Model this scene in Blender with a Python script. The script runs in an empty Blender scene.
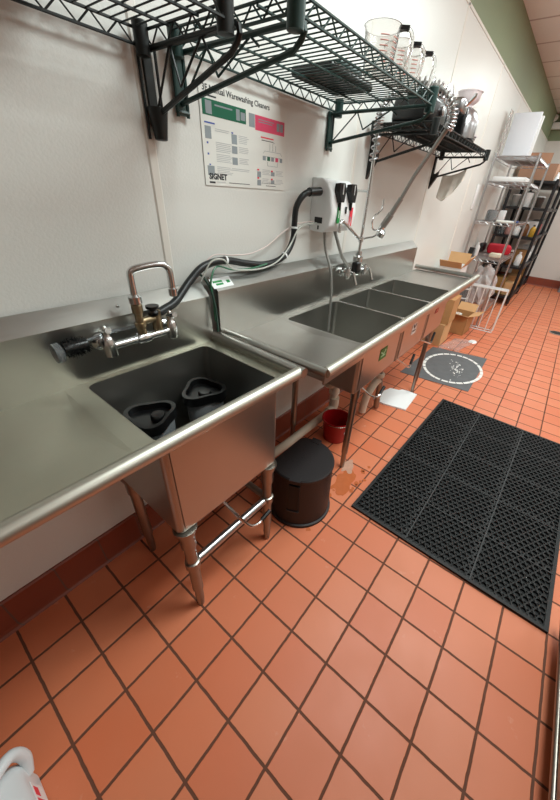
import bpy, bmesh, math, random
from mathutils import Vector, Matrix
random.seed(7)
SC = bpy.context.scene
COL = SC.collection
PI = math.pi
cos, sin = math.cos, math.sin

# ------------------------------------------------------------------ camera, world, light, exposure
def set_camera():
    yaw, pit, rol = .6196, -.5794, .0736
    d = Vector((cos(pit)*cos(yaw), cos(pit)*sin(yaw), sin(pit)))
    r = Vector((sin(yaw), -cos(yaw), 0)); u = r.cross(d)
    c, s = cos(rol), sin(rol)
    r2 = c*r + s*u; u2 = -s*r + c*u
    cd = bpy.data.cameras.new('camera'); co = bpy.data.objects.new('camera', cd); COL.objects.link(co)
    m = Matrix((r2, u2, -d)).transposed().to_4x4()
    m.translation = Vector((.1752, -1.0844, 1.403))
    co.matrix_world = m
    cd.sensor_fit = 'VERTICAL'; cd.sensor_height = 24.0
    cd.lens = 319.82/800*24.0
    cd.shift_x = -20/800; cd.shift_y = 0.0
    cd.clip_start = .02
    SC.camera = co
set_camera()

w = bpy.data.worlds.new('world'); SC.world = w; w.use_nodes = True
bg = w.node_tree.nodes['Background']; bg.inputs[0].default_value = (1, .96, .92, 1); bg.inputs[1].default_value = .12

def area(name, loc, sx, sy, power, col=(1, .93, .86), rot=(0, 0, 0)):
    l = bpy.data.lights.new(name, 'AREA'); l.shape = 'RECTANGLE'; l.size = sx; l.size_y = sy
    l.energy = power; l.color = col
    o = bpy.data.objects.new(name, l); o.location = loc; o.rotation_euler = rot; COL.objects.link(o)
# the kitchen's fluorescent ceiling troffers
TC = (.90, 1, .98)
for lx, lp in ((1.75, 45), (4.2, 28), (6.65, 25), (8.3, 9)):
    area('troffer_light', (lx, -1.25, 2.83), 1.2, .6, lp, TC)
for lx, lp in ((-1.6, 4), (1.0, 12), (3.4, 18), (5.8, 22)):
    area('troffer_light', (lx, -3.3, 2.83), 1.2, .6, lp, TC)

SC.view_settings.view_transform = 'Standard'
SC.view_settings.look = 'None'
SC.view_settings.gamma = 1.0
SC.view_settings.use_curve_mapping = False
SC.view_settings.exposure = 0.5

# ------------------------------------------------------------------ materials
def lin(h):
    h = h.lstrip('#'); o = []
    for i in (0, 2, 4):
        v = int(h[i:i+2], 16)/255
        o.append(v/12.92 if v <= .04045 else ((v+.055)/1.055)**2.4)
    return tuple(o)+(1,)
MATS = {}
def mat(name, color, rough=.5, metal=0.0, noise=0.0, nscale=20, bump=0.0, bscale=60, trans=0.0, alpha=1.0, stretch=None, ior=1.45, rvar=0.0):
    if name in MATS: return MATS[name]
    m = bpy.data.materials.new(name); m.use_nodes = True; MATS[name] = m
    nt = m.node_tree; b = nt.nodes['Principled BSDF']
    c = lin(color) if isinstance(color, str) else color
    b.inputs['Base Color'].default_value = c
    b.inputs['Roughness'].default_value = rough; b.inputs['Metallic'].default_value = metal
    b.inputs['Transmission Weight'].default_value = trans; b.inputs['IOR'].default_value = ior
    b.inputs['Alpha'].default_value = alpha
    if noise or bump or rvar:
        tc = nt.nodes.new('ShaderNodeTexCoord'); mp = nt.nodes.new('ShaderNodeMapping')
        nt.links.new(tc.outputs['Object'], mp.inputs[0])
        if stretch: mp.inputs['Scale'].default_value = stretch
        n = nt.nodes.new('ShaderNodeTexNoise'); n.inputs['Scale'].default_value = nscale; n.inputs['Detail'].default_value = 4
        nt.links.new(mp.outputs[0], n.inputs['Vector'])
        if noise:
            mx = nt.nodes.new('ShaderNodeMix'); mx.data_type = 'RGBA'
            mx.inputs[6].default_value = tuple(x*(1-noise) for x in c[:3])+(1,)
            mx.inputs[7].default_value = tuple(min(1, x*(1+noise)) for x in c[:3])+(1,)
            nt.links.new(n.outputs['Fac'], mx.inputs[0]); nt.links.new(mx.outputs[2], b.inputs['Base Color'])
        if rvar:
            mr = nt.nodes.new('ShaderNodeMapRange'); mr.inputs['From Min'].default_value = .3; mr.inputs['From Max'].default_value = .7
            mr.inputs['To Min'].default_value = max(.02, rough-rvar); mr.inputs['To Max'].default_value = rough+rvar
            nt.links.new(n.outputs['Fac'], mr.inputs['Value']); nt.links.new(mr.outputs[0], b.inputs['Roughness'])
        if bump:
            n2 = nt.nodes.new('ShaderNodeTexNoise'); n2.inputs['Scale'].default_value = bscale; n2.inputs['Detail'].default_value = 3
            nt.links.new(mp.outputs[0], n2.inputs['Vector'])
            bp = nt.nodes.new('ShaderNodeBump'); bp.inputs['Strength'].default_value = bump; bp.inputs['Distance'].default_value = .004
            nt.links.new(n2.outputs['Fac'], bp.inputs['Height']); nt.links.new(bp.outputs[0], b.inputs['Normal'])
    return m

steel = mat('stainless_steel', '#b6b5b0', .30, 1, noise=.02, nscale=5, rvar=.02, stretch=(3, 60, 60))
steel_top = mat('stainless_worn', '#bdbcac', .40, 1, noise=.16, nscale=5, rvar=.08)
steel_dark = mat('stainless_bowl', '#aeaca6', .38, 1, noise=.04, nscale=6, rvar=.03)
steel_leg = mat('steel_leg', '#9a948c', .35, 1, noise=.1, nscale=30)
rimsteel = mat('rim_steel', '#c4c2b7', .42, 1, noise=.04, nscale=5, stretch=(1, 30, 30))
chrome = mat('chrome', '#d6d8d8', .18, 1)
chrome_wire = mat('chrome_wire', '#b9b9bb', .28, 1)
brass = mat('worn_brass', '#9c8b70', .35, 1, noise=.25, nscale=60)
blackm = mat('black_epoxy', '#141817', .42, 0, noise=.2, nscale=80)
greenm = mat('green_epoxy', '#1b3632', .4, 0, noise=.2, nscale=80)
blackp = mat('black_plastic', '#0c0c0d', .3, 0)
blackp2 = mat('black_plastic_rough', '#1c1718', .5, 0, bump=.25, bscale=300)
rubber = mat('black_rubber', '#0d0d0e', .6, 0, noise=.3, nscale=50)
whitep = mat('white_plastic', '#ebecec', .35, 0)
whitebright = mat('white_board', '#e6e9f0', .4, 0)
pvc = mat('white_pvc', '#d6cdbb', .45, 0, noise=.12, nscale=14)
cardb = mat('cardboard', '#b98a5a', .8, 0, noise=.1, nscale=12)
cardb2 = mat('cardboard_light', '#cfa273', .8, 0, noise=.08, nscale=12)
cardin = mat('cardboard_inside', '#96683f', .85, 0, noise=.1, nscale=12)
redp = mat('red_plastic', '#9c1016', .35, 0)
redcloth = mat('red_fabric', '#b01a2c', .8, 0)
paper = mat('paper', '#dcdcd6', .6, 0)
clear = mat('clear_plastic', '#f4f2f0', .12, 0, trans=.92, ior=1.25)
smoky = mat('smoky_plastic', '#a9adb0', .2, 0, trans=.75, ior=1.3, alpha=1)
pinkclear = mat('pinkish_clear_plastic', '#f6ecee', .3, 0, trans=.35, ior=1.2)
bagm = mat('clear_bag', '#eceaea', .25, 0, trans=.55, ior=1.1, bump=.9, bscale=14)
film = mat('clear_film', '#f2ece8', .15, 0, trans=.8, ior=1.15, bump=.8, bscale=25)
tan = mat('tan_cloth', '#f6f0e6', .9, 0, noise=.08, nscale=30, bump=.3, bscale=90)
hosem = mat('black_hose', '#17191a', .4, 0)
greyhose = mat('grey_hose', '#8d8b86', .35, .4)
pg = mat('poster_green', '#0f6146', .5, 0); pk = mat('poster_pink', '#d8486a', .5, 0)
ink = mat('poster_ink', '#2a2c30', .6, 0); greyink = mat('poster_grey_ink', '#b4b6b6', .6, 0)
greypic = mat('poster_picture_grey', '#8c9498', .6, 0); blueink = mat('poster_blue_ink', '#4a5fa8', .6, 0)
labelgreen = mat('label_green', '#12873f', .5, 0); labelred = mat('label_red', '#e23b4c', .5, 0)
greymat = mat('grey_vinyl', '#5b5c5e', .6, 0, noise=.25, nscale=14)
white_paint = mat('white_paint', '#e4e2de', .6, 0, noise=.08, nscale=40)

def floor_material():
    m = bpy.data.materials.new('quarry_tile'); m.use_nodes = True; nt = m.node_tree
    N = nt.nodes.new; L = nt.links.new; b = nt.nodes['Principled BSDF']
    tc = N('ShaderNodeTexCoord'); sp = N('ShaderNodeSeparateXYZ'); L(tc.outputs['Object'], sp.inputs[0])
    def M(op, a, bb=None, c=None):
        n = N('ShaderNodeMath'); n.operation = op
        for i, v in enumerate((a, bb, c)):
            if v is None: continue
            if isinstance(v, (int, float)): n.inputs[i].default_value = v
            else: L(v, n.inputs[i])
        return n.outputs[0]
    P = .158
    # a little waviness so that grout edges are not ruler straight
    nz = N('ShaderNodeTexNoise'); nz.inputs['Scale'].default_value = 28; L(tc.outputs['Object'], nz.inputs['Vector'])
    wob = M('MULTIPLY', M('SUBTRACT', nz.outputs['Fac'], .5), .0035)
    u = M('DIVIDE', M('ADD', sp.outputs[0], wob), P); v = M('DIVIDE', M('ADD', M('ADD', sp.outputs[1], .325), wob), P)
    du = M('ABSOLUTE', M('SUBTRACT', M('FRACT', u), .5)); dv = M('ABSOLUTE', M('SUBTRACT', M('FRACT', v), .5))
    e = M('MAXIMUM', du, dv)
    tile = N('ShaderNodeMapRange'); tile.inputs['From Min'].default_value = .5-.031; tile.inputs['From Max'].default_value = .5-.022
    tile.inputs['To Min'].default_value = 0; tile.inputs['To Max'].default_value = 1; L(e, tile.inputs['Value'])
    grout = tile.outputs[0]
    cb = N('ShaderNodeCombineXYZ'); L(M('FLOOR', u), cb.inputs[0]); L(M('FLOOR', v), cb.inputs[1])
    wn = N('ShaderNodeTexWhiteNoise'); wn.noise_dimensions = '2D'; L(cb.outputs[0], wn.inputs['Vector'])
    def mix(f, a, c):
        n = N('ShaderNodeMix'); n.data_type = 'RGBA'
        for i, v in ((0, f), (6, a), (7, c)):
            if isinstance(v, (int, float)): n.inputs[i].default_value = v
            elif isinstance(v, tuple): n.inputs[i].default_value = v
            else: L(v, n.inputs[i])
        return n.outputs[2]
    base = mix(wn.outputs['Value'], lin('#cd6a43'), lin('#d47b55'))
    n1 = N('ShaderNodeTexNoise'); n1.inputs['Scale'].default_value = 5; n1.inputs['Detail'].default_value = 5; L(tc.outputs['Object'], n1.inputs['Vector'])
    base = mix(M('MULTIPLY', n1.outputs['Fac'], .5), base, lin('#c07452'))
    # pale scuffs
    n2 = N('ShaderNodeTexNoise'); n2.inputs['Scale'].default_value = 11; n2.inputs['Detail'].default_value = 6; n2.inputs['Roughness'].default_value = .6
    L(tc.outputs['Object'], n2.inputs['Vector'])
    sc = N('ShaderNodeMapRange'); sc.inputs['From Min'].default_value = .66; sc.inputs['From Max'].default_value = .74; L(n2.outputs['Fac'], sc.inputs['Value'])
    base = mix(M('MULTIPLY', sc.outputs[0], .4), base, lin('#d9a48c'))
    gcol = lin('#613825')
    col = mix(grout, base, gcol)
    L(col, b.inputs['Base Color'])
    ro = N('ShaderNodeMapRange'); ro.inputs['To Min'].default_value = .38; ro.inputs['To Max'].default_value = .62; L(n1.outputs['Fac'], ro.inputs['Value'])
    L(M('ADD', ro.outputs[0], M('MULTIPLY', grout, .3)), b.inputs['Roughness'])
    n3 = N('ShaderNodeTexNoise'); n3.inputs['Scale'].default_value = 40; L(tc.outputs['Object'], n3.inputs['Vector'])
    bp = N('ShaderNodeBump'); bp.inputs['Strength'].default_value = .5; bp.inputs['Distance'].default_value = .003
    L(M('ADD', M('SUBTRACT', 1, grout), M('MULTIPLY', n3.outputs['Fac'], .12)), bp.inputs['Height']); L(bp.outputs[0], b.inputs['Normal'])
    return m

def cove_material():
    m = bpy.data.materials.new('cove_tile'); m.use_nodes = True; nt = m.node_tree
    N = nt.nodes.new; L = nt.links.new; b = nt.nodes['Principled BSDF']
    tc = N('ShaderNodeTexCoord'); sp = N('ShaderNodeSeparateXYZ'); L(tc.outputs['Object'], sp.inputs[0])
    ad = N('ShaderNodeMath'); L(sp.outputs[0], ad.inputs[0]); L(sp.outputs[1], ad.inputs[1])
    dv = N('ShaderNodeMath'); dv.operation = 'DIVIDE'; L(ad.outputs[0], dv.inputs[0]); dv.inputs[1].default_value = .158
    fr = N('ShaderNodeMath'); fr.operation = 'FRACT'; L(dv.outputs[0], fr.inputs[0])
    ls = N('ShaderNodeMath'); ls.operation = 'LESS_THAN'; L(fr.outputs[0], ls.inputs[0]); ls.inputs[1].default_value = .035
    mx = N('ShaderNodeMix'); mx.data_type = 'RGBA'; L(ls.outputs[0], mx.inputs[0])
    mx.inputs[6].default_value = lin('#843e2a'); mx.inputs[7].default_value = lin('#6a483c'); L(mx.outputs[2], b.inputs['Base Color'])
    b.inputs['Roughness'].default_value = .5
    return m

wallm = mat('white_frp', '#d9d9d4', .34, 0, noise=.03, nscale=3, bump=.22, bscale=130)
wallback = mat('white_wall', '#dad5ce', .5, 0, noise=.03, nscale=3)
greenwall = mat('green_paint', '#7f8a6c', .6, 0, noise=.04, nscale=4)
battenm = mat('frp_batten', '#dedad2', .35, 0)
otherwall = mat('far_side_wall', '#b9b3aa', .6, 0)
def ceiling_material():
    m = bpy.data.materials.new('ceiling_tile'); m.use_nodes = True; nt = m.node_tree
    N = nt.nodes.new; L = nt.links.new; b = nt.nodes['Principled BSDF']
    tc = N('ShaderNodeTexCoord'); sp = N('ShaderNodeSeparateXYZ'); L(tc.outputs['Object'], sp.inputs[0])
    outs = []
    for i, per in ((0, .61), (1, 1.22)):
        d = N('ShaderNodeMath'); d.operation = 'DIVIDE'; L(sp.outputs[i], d.inputs[0]); d.inputs[1].default_value = per
        f = N('ShaderNodeMath'); f.operation = 'FRACT'; L(d.outputs[0], f.inputs[0])
        l = N('ShaderNodeMath'); l.operation = 'LESS_THAN'; L(f.outputs[0], l.inputs[0]); l.inputs[1].default_value = .03/per
        outs.append(l.outputs[0])
    mx0 = N('ShaderNodeMath'); mx0.operation = 'MAXIMUM'; L(outs[0], mx0.inputs[0]); L(outs[1], mx0.inputs[1])
    mx = N('ShaderNodeMix'); mx.data_type = 'RGBA'; L(mx0.outputs[0], mx.inputs[0])
    mx.inputs[6].default_value = lin('#dedbd8'); mx.inputs[7].default_value = lin('#b3a7a4'); L(mx.outputs[2], b.inputs['Base Color'])
    b.inputs['Roughness'].default_value = .8
    return m

# ------------------------------------------------------------------ mesh helpers
class MB:
    def __init__(s): s.v = []; s.f = []; s.sm = []
    def add(s, vs, fs, smooth=False):
        o = len(s.v); s.v += [tuple(v) for v in vs]; s.f += [tuple(i+o for i in f) for f in fs]; s.sm += [smooth]*len(fs); return s
    def box(s, x0, x1, y0, y1, z0, z1):
        v = [(x, y, z) for z in (z0, z1) for y in (y0, y1) for x in (x0, x1)]
        return s.add(v, [(0,2,3,1),(4,5,7,6),(0,1,5,4),(2,6,7,3),(0,4,6,2),(1,3,7,5)])
    def obox(s, c, size, rz=0, rx=0, ry=0):
        M = Matrix.Rotation(rz, 3, 'Z') @ Matrix.Rotation(ry, 3, 'Y') @ Matrix.Rotation(rx, 3, 'X'); c = Vector(c); h = Vector(size)/2
        v = [c + M @ Vector((x*h.x, y*h.y, z*h.z)) for z in (-1, 1) for y in (-1, 1) for x in (-1, 1)]
        return s.add(v, [(0,2,3,1),(4,5,7,6),(0,1,5,4),(2,6,7,3),(0,4,6,2),(1,3,7,5)])
    def rbox(s, c, size, r, seg=3, rz=0, rx=0, ry=0):
        bm = bmesh.new(); bmesh.ops.create_cube(bm, size=1)
        for v in bm.verts: v.co = Vector((v.co.x*size[0], v.co.y*size[1], v.co.z*size[2]))
        bmesh.ops.bevel(bm, geom=bm.edges[:], offset=min(r, min(size)*.49), segments=seg, profile=.5, affect='EDGES')
        M = Matrix.Rotation(rz, 3, 'Z') @ Matrix.Rotation(ry, 3, 'Y') @ Matrix.Rotation(rx, 3, 'X'); c = Vector(c)
        bm.verts.index_update()
        n0 = len(s.sm); s.add([c + M @ v.co for v in bm.verts], [[v.index for v in f.verts] for f in bm.faces], True)
        s.sm[n0:] = [max(abs(q) for q in f.normal) < .995 for f in bm.faces]; bm.free(); return s
    def tube(s, pts, r, n=8, cap=True, closed=False):
        P = [Vector(p) for p in pts]; k = len(P)
        rr = r if isinstance(r, (list, tuple)) else [r]*k
        ring = []; N = None
        for i in range(k):
            if closed: t = P[(i+1) % k]-P[i-1]
            else: t = P[min(i+1, k-1)]-P[max(i-1, 0)]
            t.normalize()
            if N is None:
                N = t.orthogonal().normalized()
                if abs(t.z) < .9: N = (Vector((0, 0, 1)) - t*t.z).normalized()
            else: N = (N - t*N.dot(t)).normalized()
            B = t.cross(N)
            ring.append([P[i] + rr[i]*(cos(2*PI*j/n)*N + sin(2*PI*j/n)*B) for j in range(n)])
        vs = [v for q in ring for v in q]; fs = []
        for i in range(k if closed else k-1):
            a = i*n; b = ((i+1) % k)*n
            for j in range(n): fs.append((a+j, a+(j+1) % n, b+(j+1) % n, b+j))
        s.add(vs, fs, True)
        if cap and not closed:
            o = len(s.v)-len(vs)
            s.f += [tuple(o+j for j in reversed(range(n))), tuple(o+(k-1)*n+j for j in range(n))]; s.sm += [False]*2
        return s
    def lathe(s, prof, c=(0, 0, 0), n=24, M=None, sx=1, sy=1):
        c = Vector(c); vs = []; fs = []
        for (r, z) in prof:
            for j in range(n):
                p = Vector((r*cos(2*PI*j/n)*sx, r*sin(2*PI*j/n)*sy, z))
                vs.append(c + (M @ p if M else p))
        for i in range(len(prof)-1):
            for j in range(n): fs.append((i*n+j, i*n+(j+1) % n, (i+1)*n+(j+1) % n, (i+1)*n+j))
        s.add(vs, fs, True)
        o = len(s.v)-len(vs)
        if prof[0][0] > 1e-5: s.f.append(tuple(o+j for j in reversed(range(n)))); s.sm.append(False)
        if prof[-1][0] > 1e-5: s.f.append(tuple(o+(len(prof)-1)*n+j for j in range(n))); s.sm.append(False)
        return s
    def prism(s, poly, a, b, plane='xy'):
        n = len(poly)
        def P(p, h): return {'xy': (p[0], p[1], h), 'xz': (p[0], h, p[1]), 'yz': (h, p[0], p[1])}[plane]
        vs = [P(p, a) for p in poly]+[P(p, b) for p in poly]
        fs = [tuple(reversed(range(n))), tuple(range(n, 2*n))]+[(i, (i+1) % n, n+(i+1) % n, n+i) for i in range(n)]
        return s.add(vs, fs)
    def text(s, body, x, y, z, size, normal='-y', bold=0.0, ext=.0004, align='LEFT'):
        cu = bpy.data.curves.new('t', 'FONT'); cu.body = body; cu.size = size; cu.extrude = ext; cu.offset = bold; cu.align_x = align; cu.resolution_u = 2
        ob = bpy.data.objects.new('t', cu); COL.objects.link(ob)
        dg = bpy.context.evaluated_depsgraph_get(); me = bpy.data.meshes.new_from_object(ob.evaluated_get(dg))
        for_v = []
        for v in me.vertices:
            if normal == '-y': for_v.append((x+v.co.x, y-v.co.z, z+v.co.y))
            else: for_v.append((x+v.co.x, y+v.co.y, z+v.co.z))
        s.add(for_v, [tuple(p.vertices) for p in me.polygons])
        bpy.data.objects.remove(ob); bpy.data.curves.remove(cu); bpy.data.meshes.remove(me); return s
    def build(s, name, m, parent=None, origin=None, sharp=40, recalc=True):
        me = bpy.data.meshes.new(name)
        if parent is not None and origin is None: o = ORG[parent.name]
        elif origin is not None: o = Vector(origin)
        else: o = Vector((0, 0, 0))
        me.from_pydata([tuple(Vector(v)-o) for v in s.v], [], s.f)
        me.polygons.foreach_set('use_smooth', s.sm)
        if recalc:
            bm = bmesh.new(); bm.from_mesh(me); bmesh.ops.recalc_face_normals(bm, faces=bm.faces); bm.to_mesh(me); bm.free()
        if any(s.sm): me.set_sharp_from_angle(angle=math.radians(sharp))
        me.materials.append(m)
        ob = bpy.data.objects.new(name, me); COL.objects.link(ob)
        if parent is not None: ob.parent = parent
        else: ob.location = o
        ORG[ob.name] = o
        return ob
ORG = {}
def thing(name, label, cat, loc=(0, 0, 0), group=None):
    o = bpy.data.objects.new(name, None); COL.objects.link(o); o.location = loc; o.empty_display_size = .05
    ORG[o.name] = Vector(loc); o['label'] = label; o['category'] = cat
    if group: o['group'] = group
    return o
def tag(o, label, cat, group=None, kind=None):
    o['label'] = label; o['category'] = cat
    if group: o['group'] = group
    if kind: o['kind'] = kind
    return o
def struct(o): o['kind'] = 'structure'; return o
def copy_tree(o, parent=None):
    c = o.copy(); COL.objects.link(c)
    if parent is not None: c.parent = parent
    for ch in list(o.children): copy_tree(ch, c)
    return c
def smoothpath(pts, n=6):
    P = [Vector(p) for p in pts]; out = []
    for i in range(len(P)-1):
        p0 = P[max(i-1, 0)]; p1 = P[i]; p2 = P[i+1]; p3 = P[min(i+2, len(P)-1)]
        for k in range(n):
            t = k/n
            out.append(.5*((2*p1)+(p2-p0)*t+(2*p0-5*p1+4*p2-p3)*t*t+(3*p1-p0-3*p2+p3)*t**3))
    out.append(P[-1]); return out

# ------------------------------------------------------------------ the room
XA, XB, YR, ZC, ZW = -3.0, 9.0, -4.2, 2.84, 2.46
struct(MB().box(XA, XB, YR, 0, -.05, 0).build('floor', floor_material()))
struct(MB().box(XA, XB, 0, .1, -.05, ZW).build('wall_left', wallm))
struct(MB().box(XA, XB, 0, .1, ZW, ZC).build('wall_upper_left', greenwall))
struct(MB().box(XB, XB+.1, YR, .1, -.05, 2.45).build('wall_back', wallback))
struct(MB().box(XB, XB+.1, YR, .1, 2.45, ZC).build('wall_upper_back', greenwall))
struct(MB().box(XA, XB+.1, YR-.1, .1, ZC, ZC+.05).build('ceiling', ceiling_material()))
struct(MB().box(XA, XB, YR-.1, YR, -.05, ZC).build('wall_right', otherwall))
struct(MB().box(XA-.1, XA, YR, .1, -.05, ZC).build('wall_front', otherwall))
cove = [(0, .16), (-.006, .16), (-.011, .154), (-.011, .02), (-.014, .008), (-.022, .001), (-.022, 0), (0, 0)]
cm = cove_material()
struct(MB().prism(cove, XA, XB, 'yz').build('baseboard_left', cm))
struct(MB().prism([(XB+y, z) for y, z in cove], YR, 0, 'xz').build('baseboard_back', cm))
for i, x in enumerate((.848, 2.03, 3.22, 4.44, 5.66)):
    struct(MB().prism([(x-.016, 0), (x-.011, -.004), (x+.011, -.004), (x+.016, 0)], .16, ZW, 'xy').build('trim_%d' % (i+1), battenm))
struct(MB().box(XA, XB, -.004, 0, ZW-.012, ZW+.004).build('trim_6', battenm))

# ------------------------------------------------------------------ sinks
def bowl_mesh(name, x0, x1, y0, y1, zt, zb, parent, m, r=.03):
    bm = bmesh.new(); bmesh.ops.create_cube(bm, size=1)
    for v in bm.verts:
        v.co = Vector(((x0+x1)/2+v.co.x*(x1-x0), (y0+y1)/2+v.co.y*(y1-y0), (zb+zt)/2+v.co.z*(zt-zb)))
    top = [f for f in bm.faces if f.normal.z > .9]; bmesh.ops.delete(bm, geom=top, context='FACES')
    es = [e for e in bm.edges if not e.is_boundary]
    bmesh.ops.bevel(bm, geom=es, offset=r, segments=5, profile=.5, affect='EDGES')
    bmesh.ops.recalc_face_normals(bm, faces=bm.faces)
    o = ORG[parent.name]
    for v in bm.verts: v.co -= o
    for f in bm.faces: f.smooth = True
    me = bpy.data.meshes.new(name); bm.to_mesh(me); bm.free(); me.materials.append(m)
    me.set_sharp_from_angle(angle=math.radians(50))
    ob = bpy.data.objects.new(name, me); COL.objects.link(ob); ob.parent = parent
    sd = ob.modifiers.new('thickness', 'SOLIDIFY'); sd.thickness = .002; sd.offset = -1
    wn = ob.modifiers.new('normals', 'WEIGHTED_NORMAL'); wn.weight = 100; wn.keep_sharp = True
    return ob
def rrect(x0, x1, y0, y1, r, k=5):
    p = []
    for cx, cy, a in ((x1-r, y1-r, 0), (x0+r, y1-r, PI/2), (x0+r, y0+r, PI), (x1-r, y0+r, 1.5*PI)):
        for i in range(k+1):
            t = a+PI/2*i/k; p.append((cx+r*cos(t), cy+r*sin(t)))
    return p
def deck_mesh(name, outer, holes, z, parent, m, r=.03, th=.0025):
    bm = bmesh.new(); loops = [outer]+[rrect(*h, r) for h in holes]; edges = []
    for lp in loops:
        vs = [bm.verts.new((p[0], p[1], z)) for p in lp]
        for i in range(len(vs)): edges.append(bm.edges.new((vs[i], vs[(i+1) % len(vs)])))
    bmesh.ops.triangle_fill(bm, edges=edges, use_beauty=True, use_dissolve=False)
    bmesh.ops.recalc_face_normals(bm, faces=bm.faces)
    if bm.faces and sum(f.normal.z for f in bm.faces) < 0: bmesh.ops.reverse_faces(bm, faces=bm.faces)
    # small turned-down lip into every bowl
    o = ORG[parent.name]
    for v in bm.verts: v.co -= o
    me = bpy.data.meshes.new(name); bm.to_mesh(me); bm.free(); me.materials.append(m)
    ob = bpy.data.objects.new(name, me); COL.objects.link(ob); ob.parent = parent
    sd = ob.modifiers.new('thickness', 'SOLIDIFY'); sd.thickness = th; sd.offset = -1
    return ob
def drainboard(xo, xi, y0, y1, z, parent, m, dip=.005):
    # a pressed drainboard: creased towards the bowl edge
    ym = (y0+y1)/2; dx = (xi-xo)
    A = (xo, y0, z); B = (xo, y1, z); C = (xi, y1, z); D = (xi, y0, z)
    Mv = (xi-.04*math.copysign(1, dx), ym, z-dip); Nv = (xi-.55*dx, ym+.02, z-.002)
    b = MB().add([A, B, C, D, Mv, Nv], [(0, 5, 1), (1, 5, 4, 2), (2, 4, 3), (3, 4, 5, 0)])
    b.add([(x, y, zz-.012) for x, y, zz in (A, B, C, D)], [(0, 1, 2, 3)])
    return b.build('drainboard', m, parent)
def rim_tube(pts, r, parent, m=None):
    return MB().tube(pts, r, 14).build('rolled_rim', m or rimsteel, parent)
def splash(x0, x1, yf, yb, z0, z1, z2, parent, endcap=True):
    prof = [(yf, z0), (yf, z1), (yb, z2), (yb+.004, z2), (yb+.004, z2-.02), (yf+.012, z1-.006), (yf+.004, z1-.02), (yf+.004, z0)]
    b = MB().prism(prof, x0, x1, 'yz')
    for x in (x0, x1-.002):
        b.prism([(yf, z0), (yf, z1), (yb, z2), (yb, z2-.03), (yb, z0)], x, x+.002, 'yz')
    return b.build('backsplash', steel, parent)
def leg(x, y, zt, parent, r=.02, brace_z=None):
    l = MB().tube([(x, y, zt), (x, y, .12)], r, 16).tube([(x, y, .13), (x, y, .05), (x, y, 0)], [r*.8, r*.8, r*.62], 16).build('leg', steel_leg, parent)
    MB().lathe([(r*1.05, 0), (r*1.25, .004), (r*1.25, .06), (r*1.9, .10), (r*1.9, .105), (r*1.05, .105)], (x, y, zt-.10), 16).build('gusset', steel_leg, l)
    if brace_z: MB().lathe([(r*1.02, -.018), (r*1.3, -.015), (r*1.3, .015), (r*1.02, .018)], (x, y, brace_z), 16).build('collar', steel_leg, l)
    return l
def drain(x, y, zb, parent):
    d = MB().lathe([(.055, .0035), (.05, .0045), (.04, .001), (.038, -.0005)], (x, y, zb), 24).build('drain', chrome, parent)
    MB().lathe([(.03, 0), (.03, -.05), (.02, -.055), (.02, -.09)], (x, y, zb-.002), 16).build('tailpiece', steel_leg, d)
    return d
def lever(pts, grip, parent):
    l = MB().tube(smoothpath(pts, 4), .0065, 8).build('drain_lever', chrome, parent)
    MB().tube(grip, .0095, 8).build('grip', blackp, l)

# --- the near one-bowl sink
ZD = .868
s1 = thing('prep_sink', 'near single bowl stainless sink with long left drainboard and two blender jars inside', 'sink', (.70, -.30, 0))
XL1 = -.55
B1 = (.452, .895, -.478, -.088)
deck_mesh('deck', [(.40, -.505), (.958, -.505), (.958, -.07), (.40, -.07)], [B1], ZD, s1, steel_top)
drainboard(XL1, .401, -.505, -.07, ZD, s1, steel_top)
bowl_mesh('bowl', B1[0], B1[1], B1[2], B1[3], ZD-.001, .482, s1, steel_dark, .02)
MB().box(.474, .873, -.4812, -.4802, .505, .855).build('front_panel', steel, s1)
MB().box(XL1, .958, -.512, -.504, .858, ZD+.004).build('front_apron', steel, s1)
MB().box(.946, .956, -.505, -.07, ZD-.002, ZD+.024).build('side_curb', steel, s1)
rim_tube([(XL1, -.515, ZD+.018), (.958, -.515, ZD+.018)], .0205, s1)
rim_tube([(.959, -.535, ZD+.020), (.959, -.05, ZD+.020)], .0185, s1, steel)
splash(XL1, .95, -.07, -.022, ZD, 1.045, 1.088, s1)
leg(.483, -.458, .485, s1, brace_z=.285)
leg(.862, -.458, .485, s1, brace_z=.285)
leg(.483, -.11, .485, s1); leg(.862, -.11, .485, s1)
MB().tube([(.483, -.458, .285), (.862, -.458, .285)], .0155, 14).build('cross_brace', chrome_wire, s1)
MB().tube([(.862, -.458, .285), (.862, -.11, .285)], .0155, 14).build('cross_brace', steel_leg, s1)
drain(.665, -.27, .4845, s1)
lever([(.665, -.27, .43), (.672, -.34, .41), (.684, -.42, .365), (.715, -.475, .285), (.735, -.495, .258), (.765, -.50, .246), (.79, -.50, .25)], [(.785, -.50, .249), (.835, -.50, .262)], s1)
for x in (-.3, .2, .62):
    MB().lathe([(.006, 0), (.0055, .0025), (.003, .004)], (x, -.045, 1.067), 10).build('screw', chrome, s1)
s1.rotation_euler.z = -.012

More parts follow.
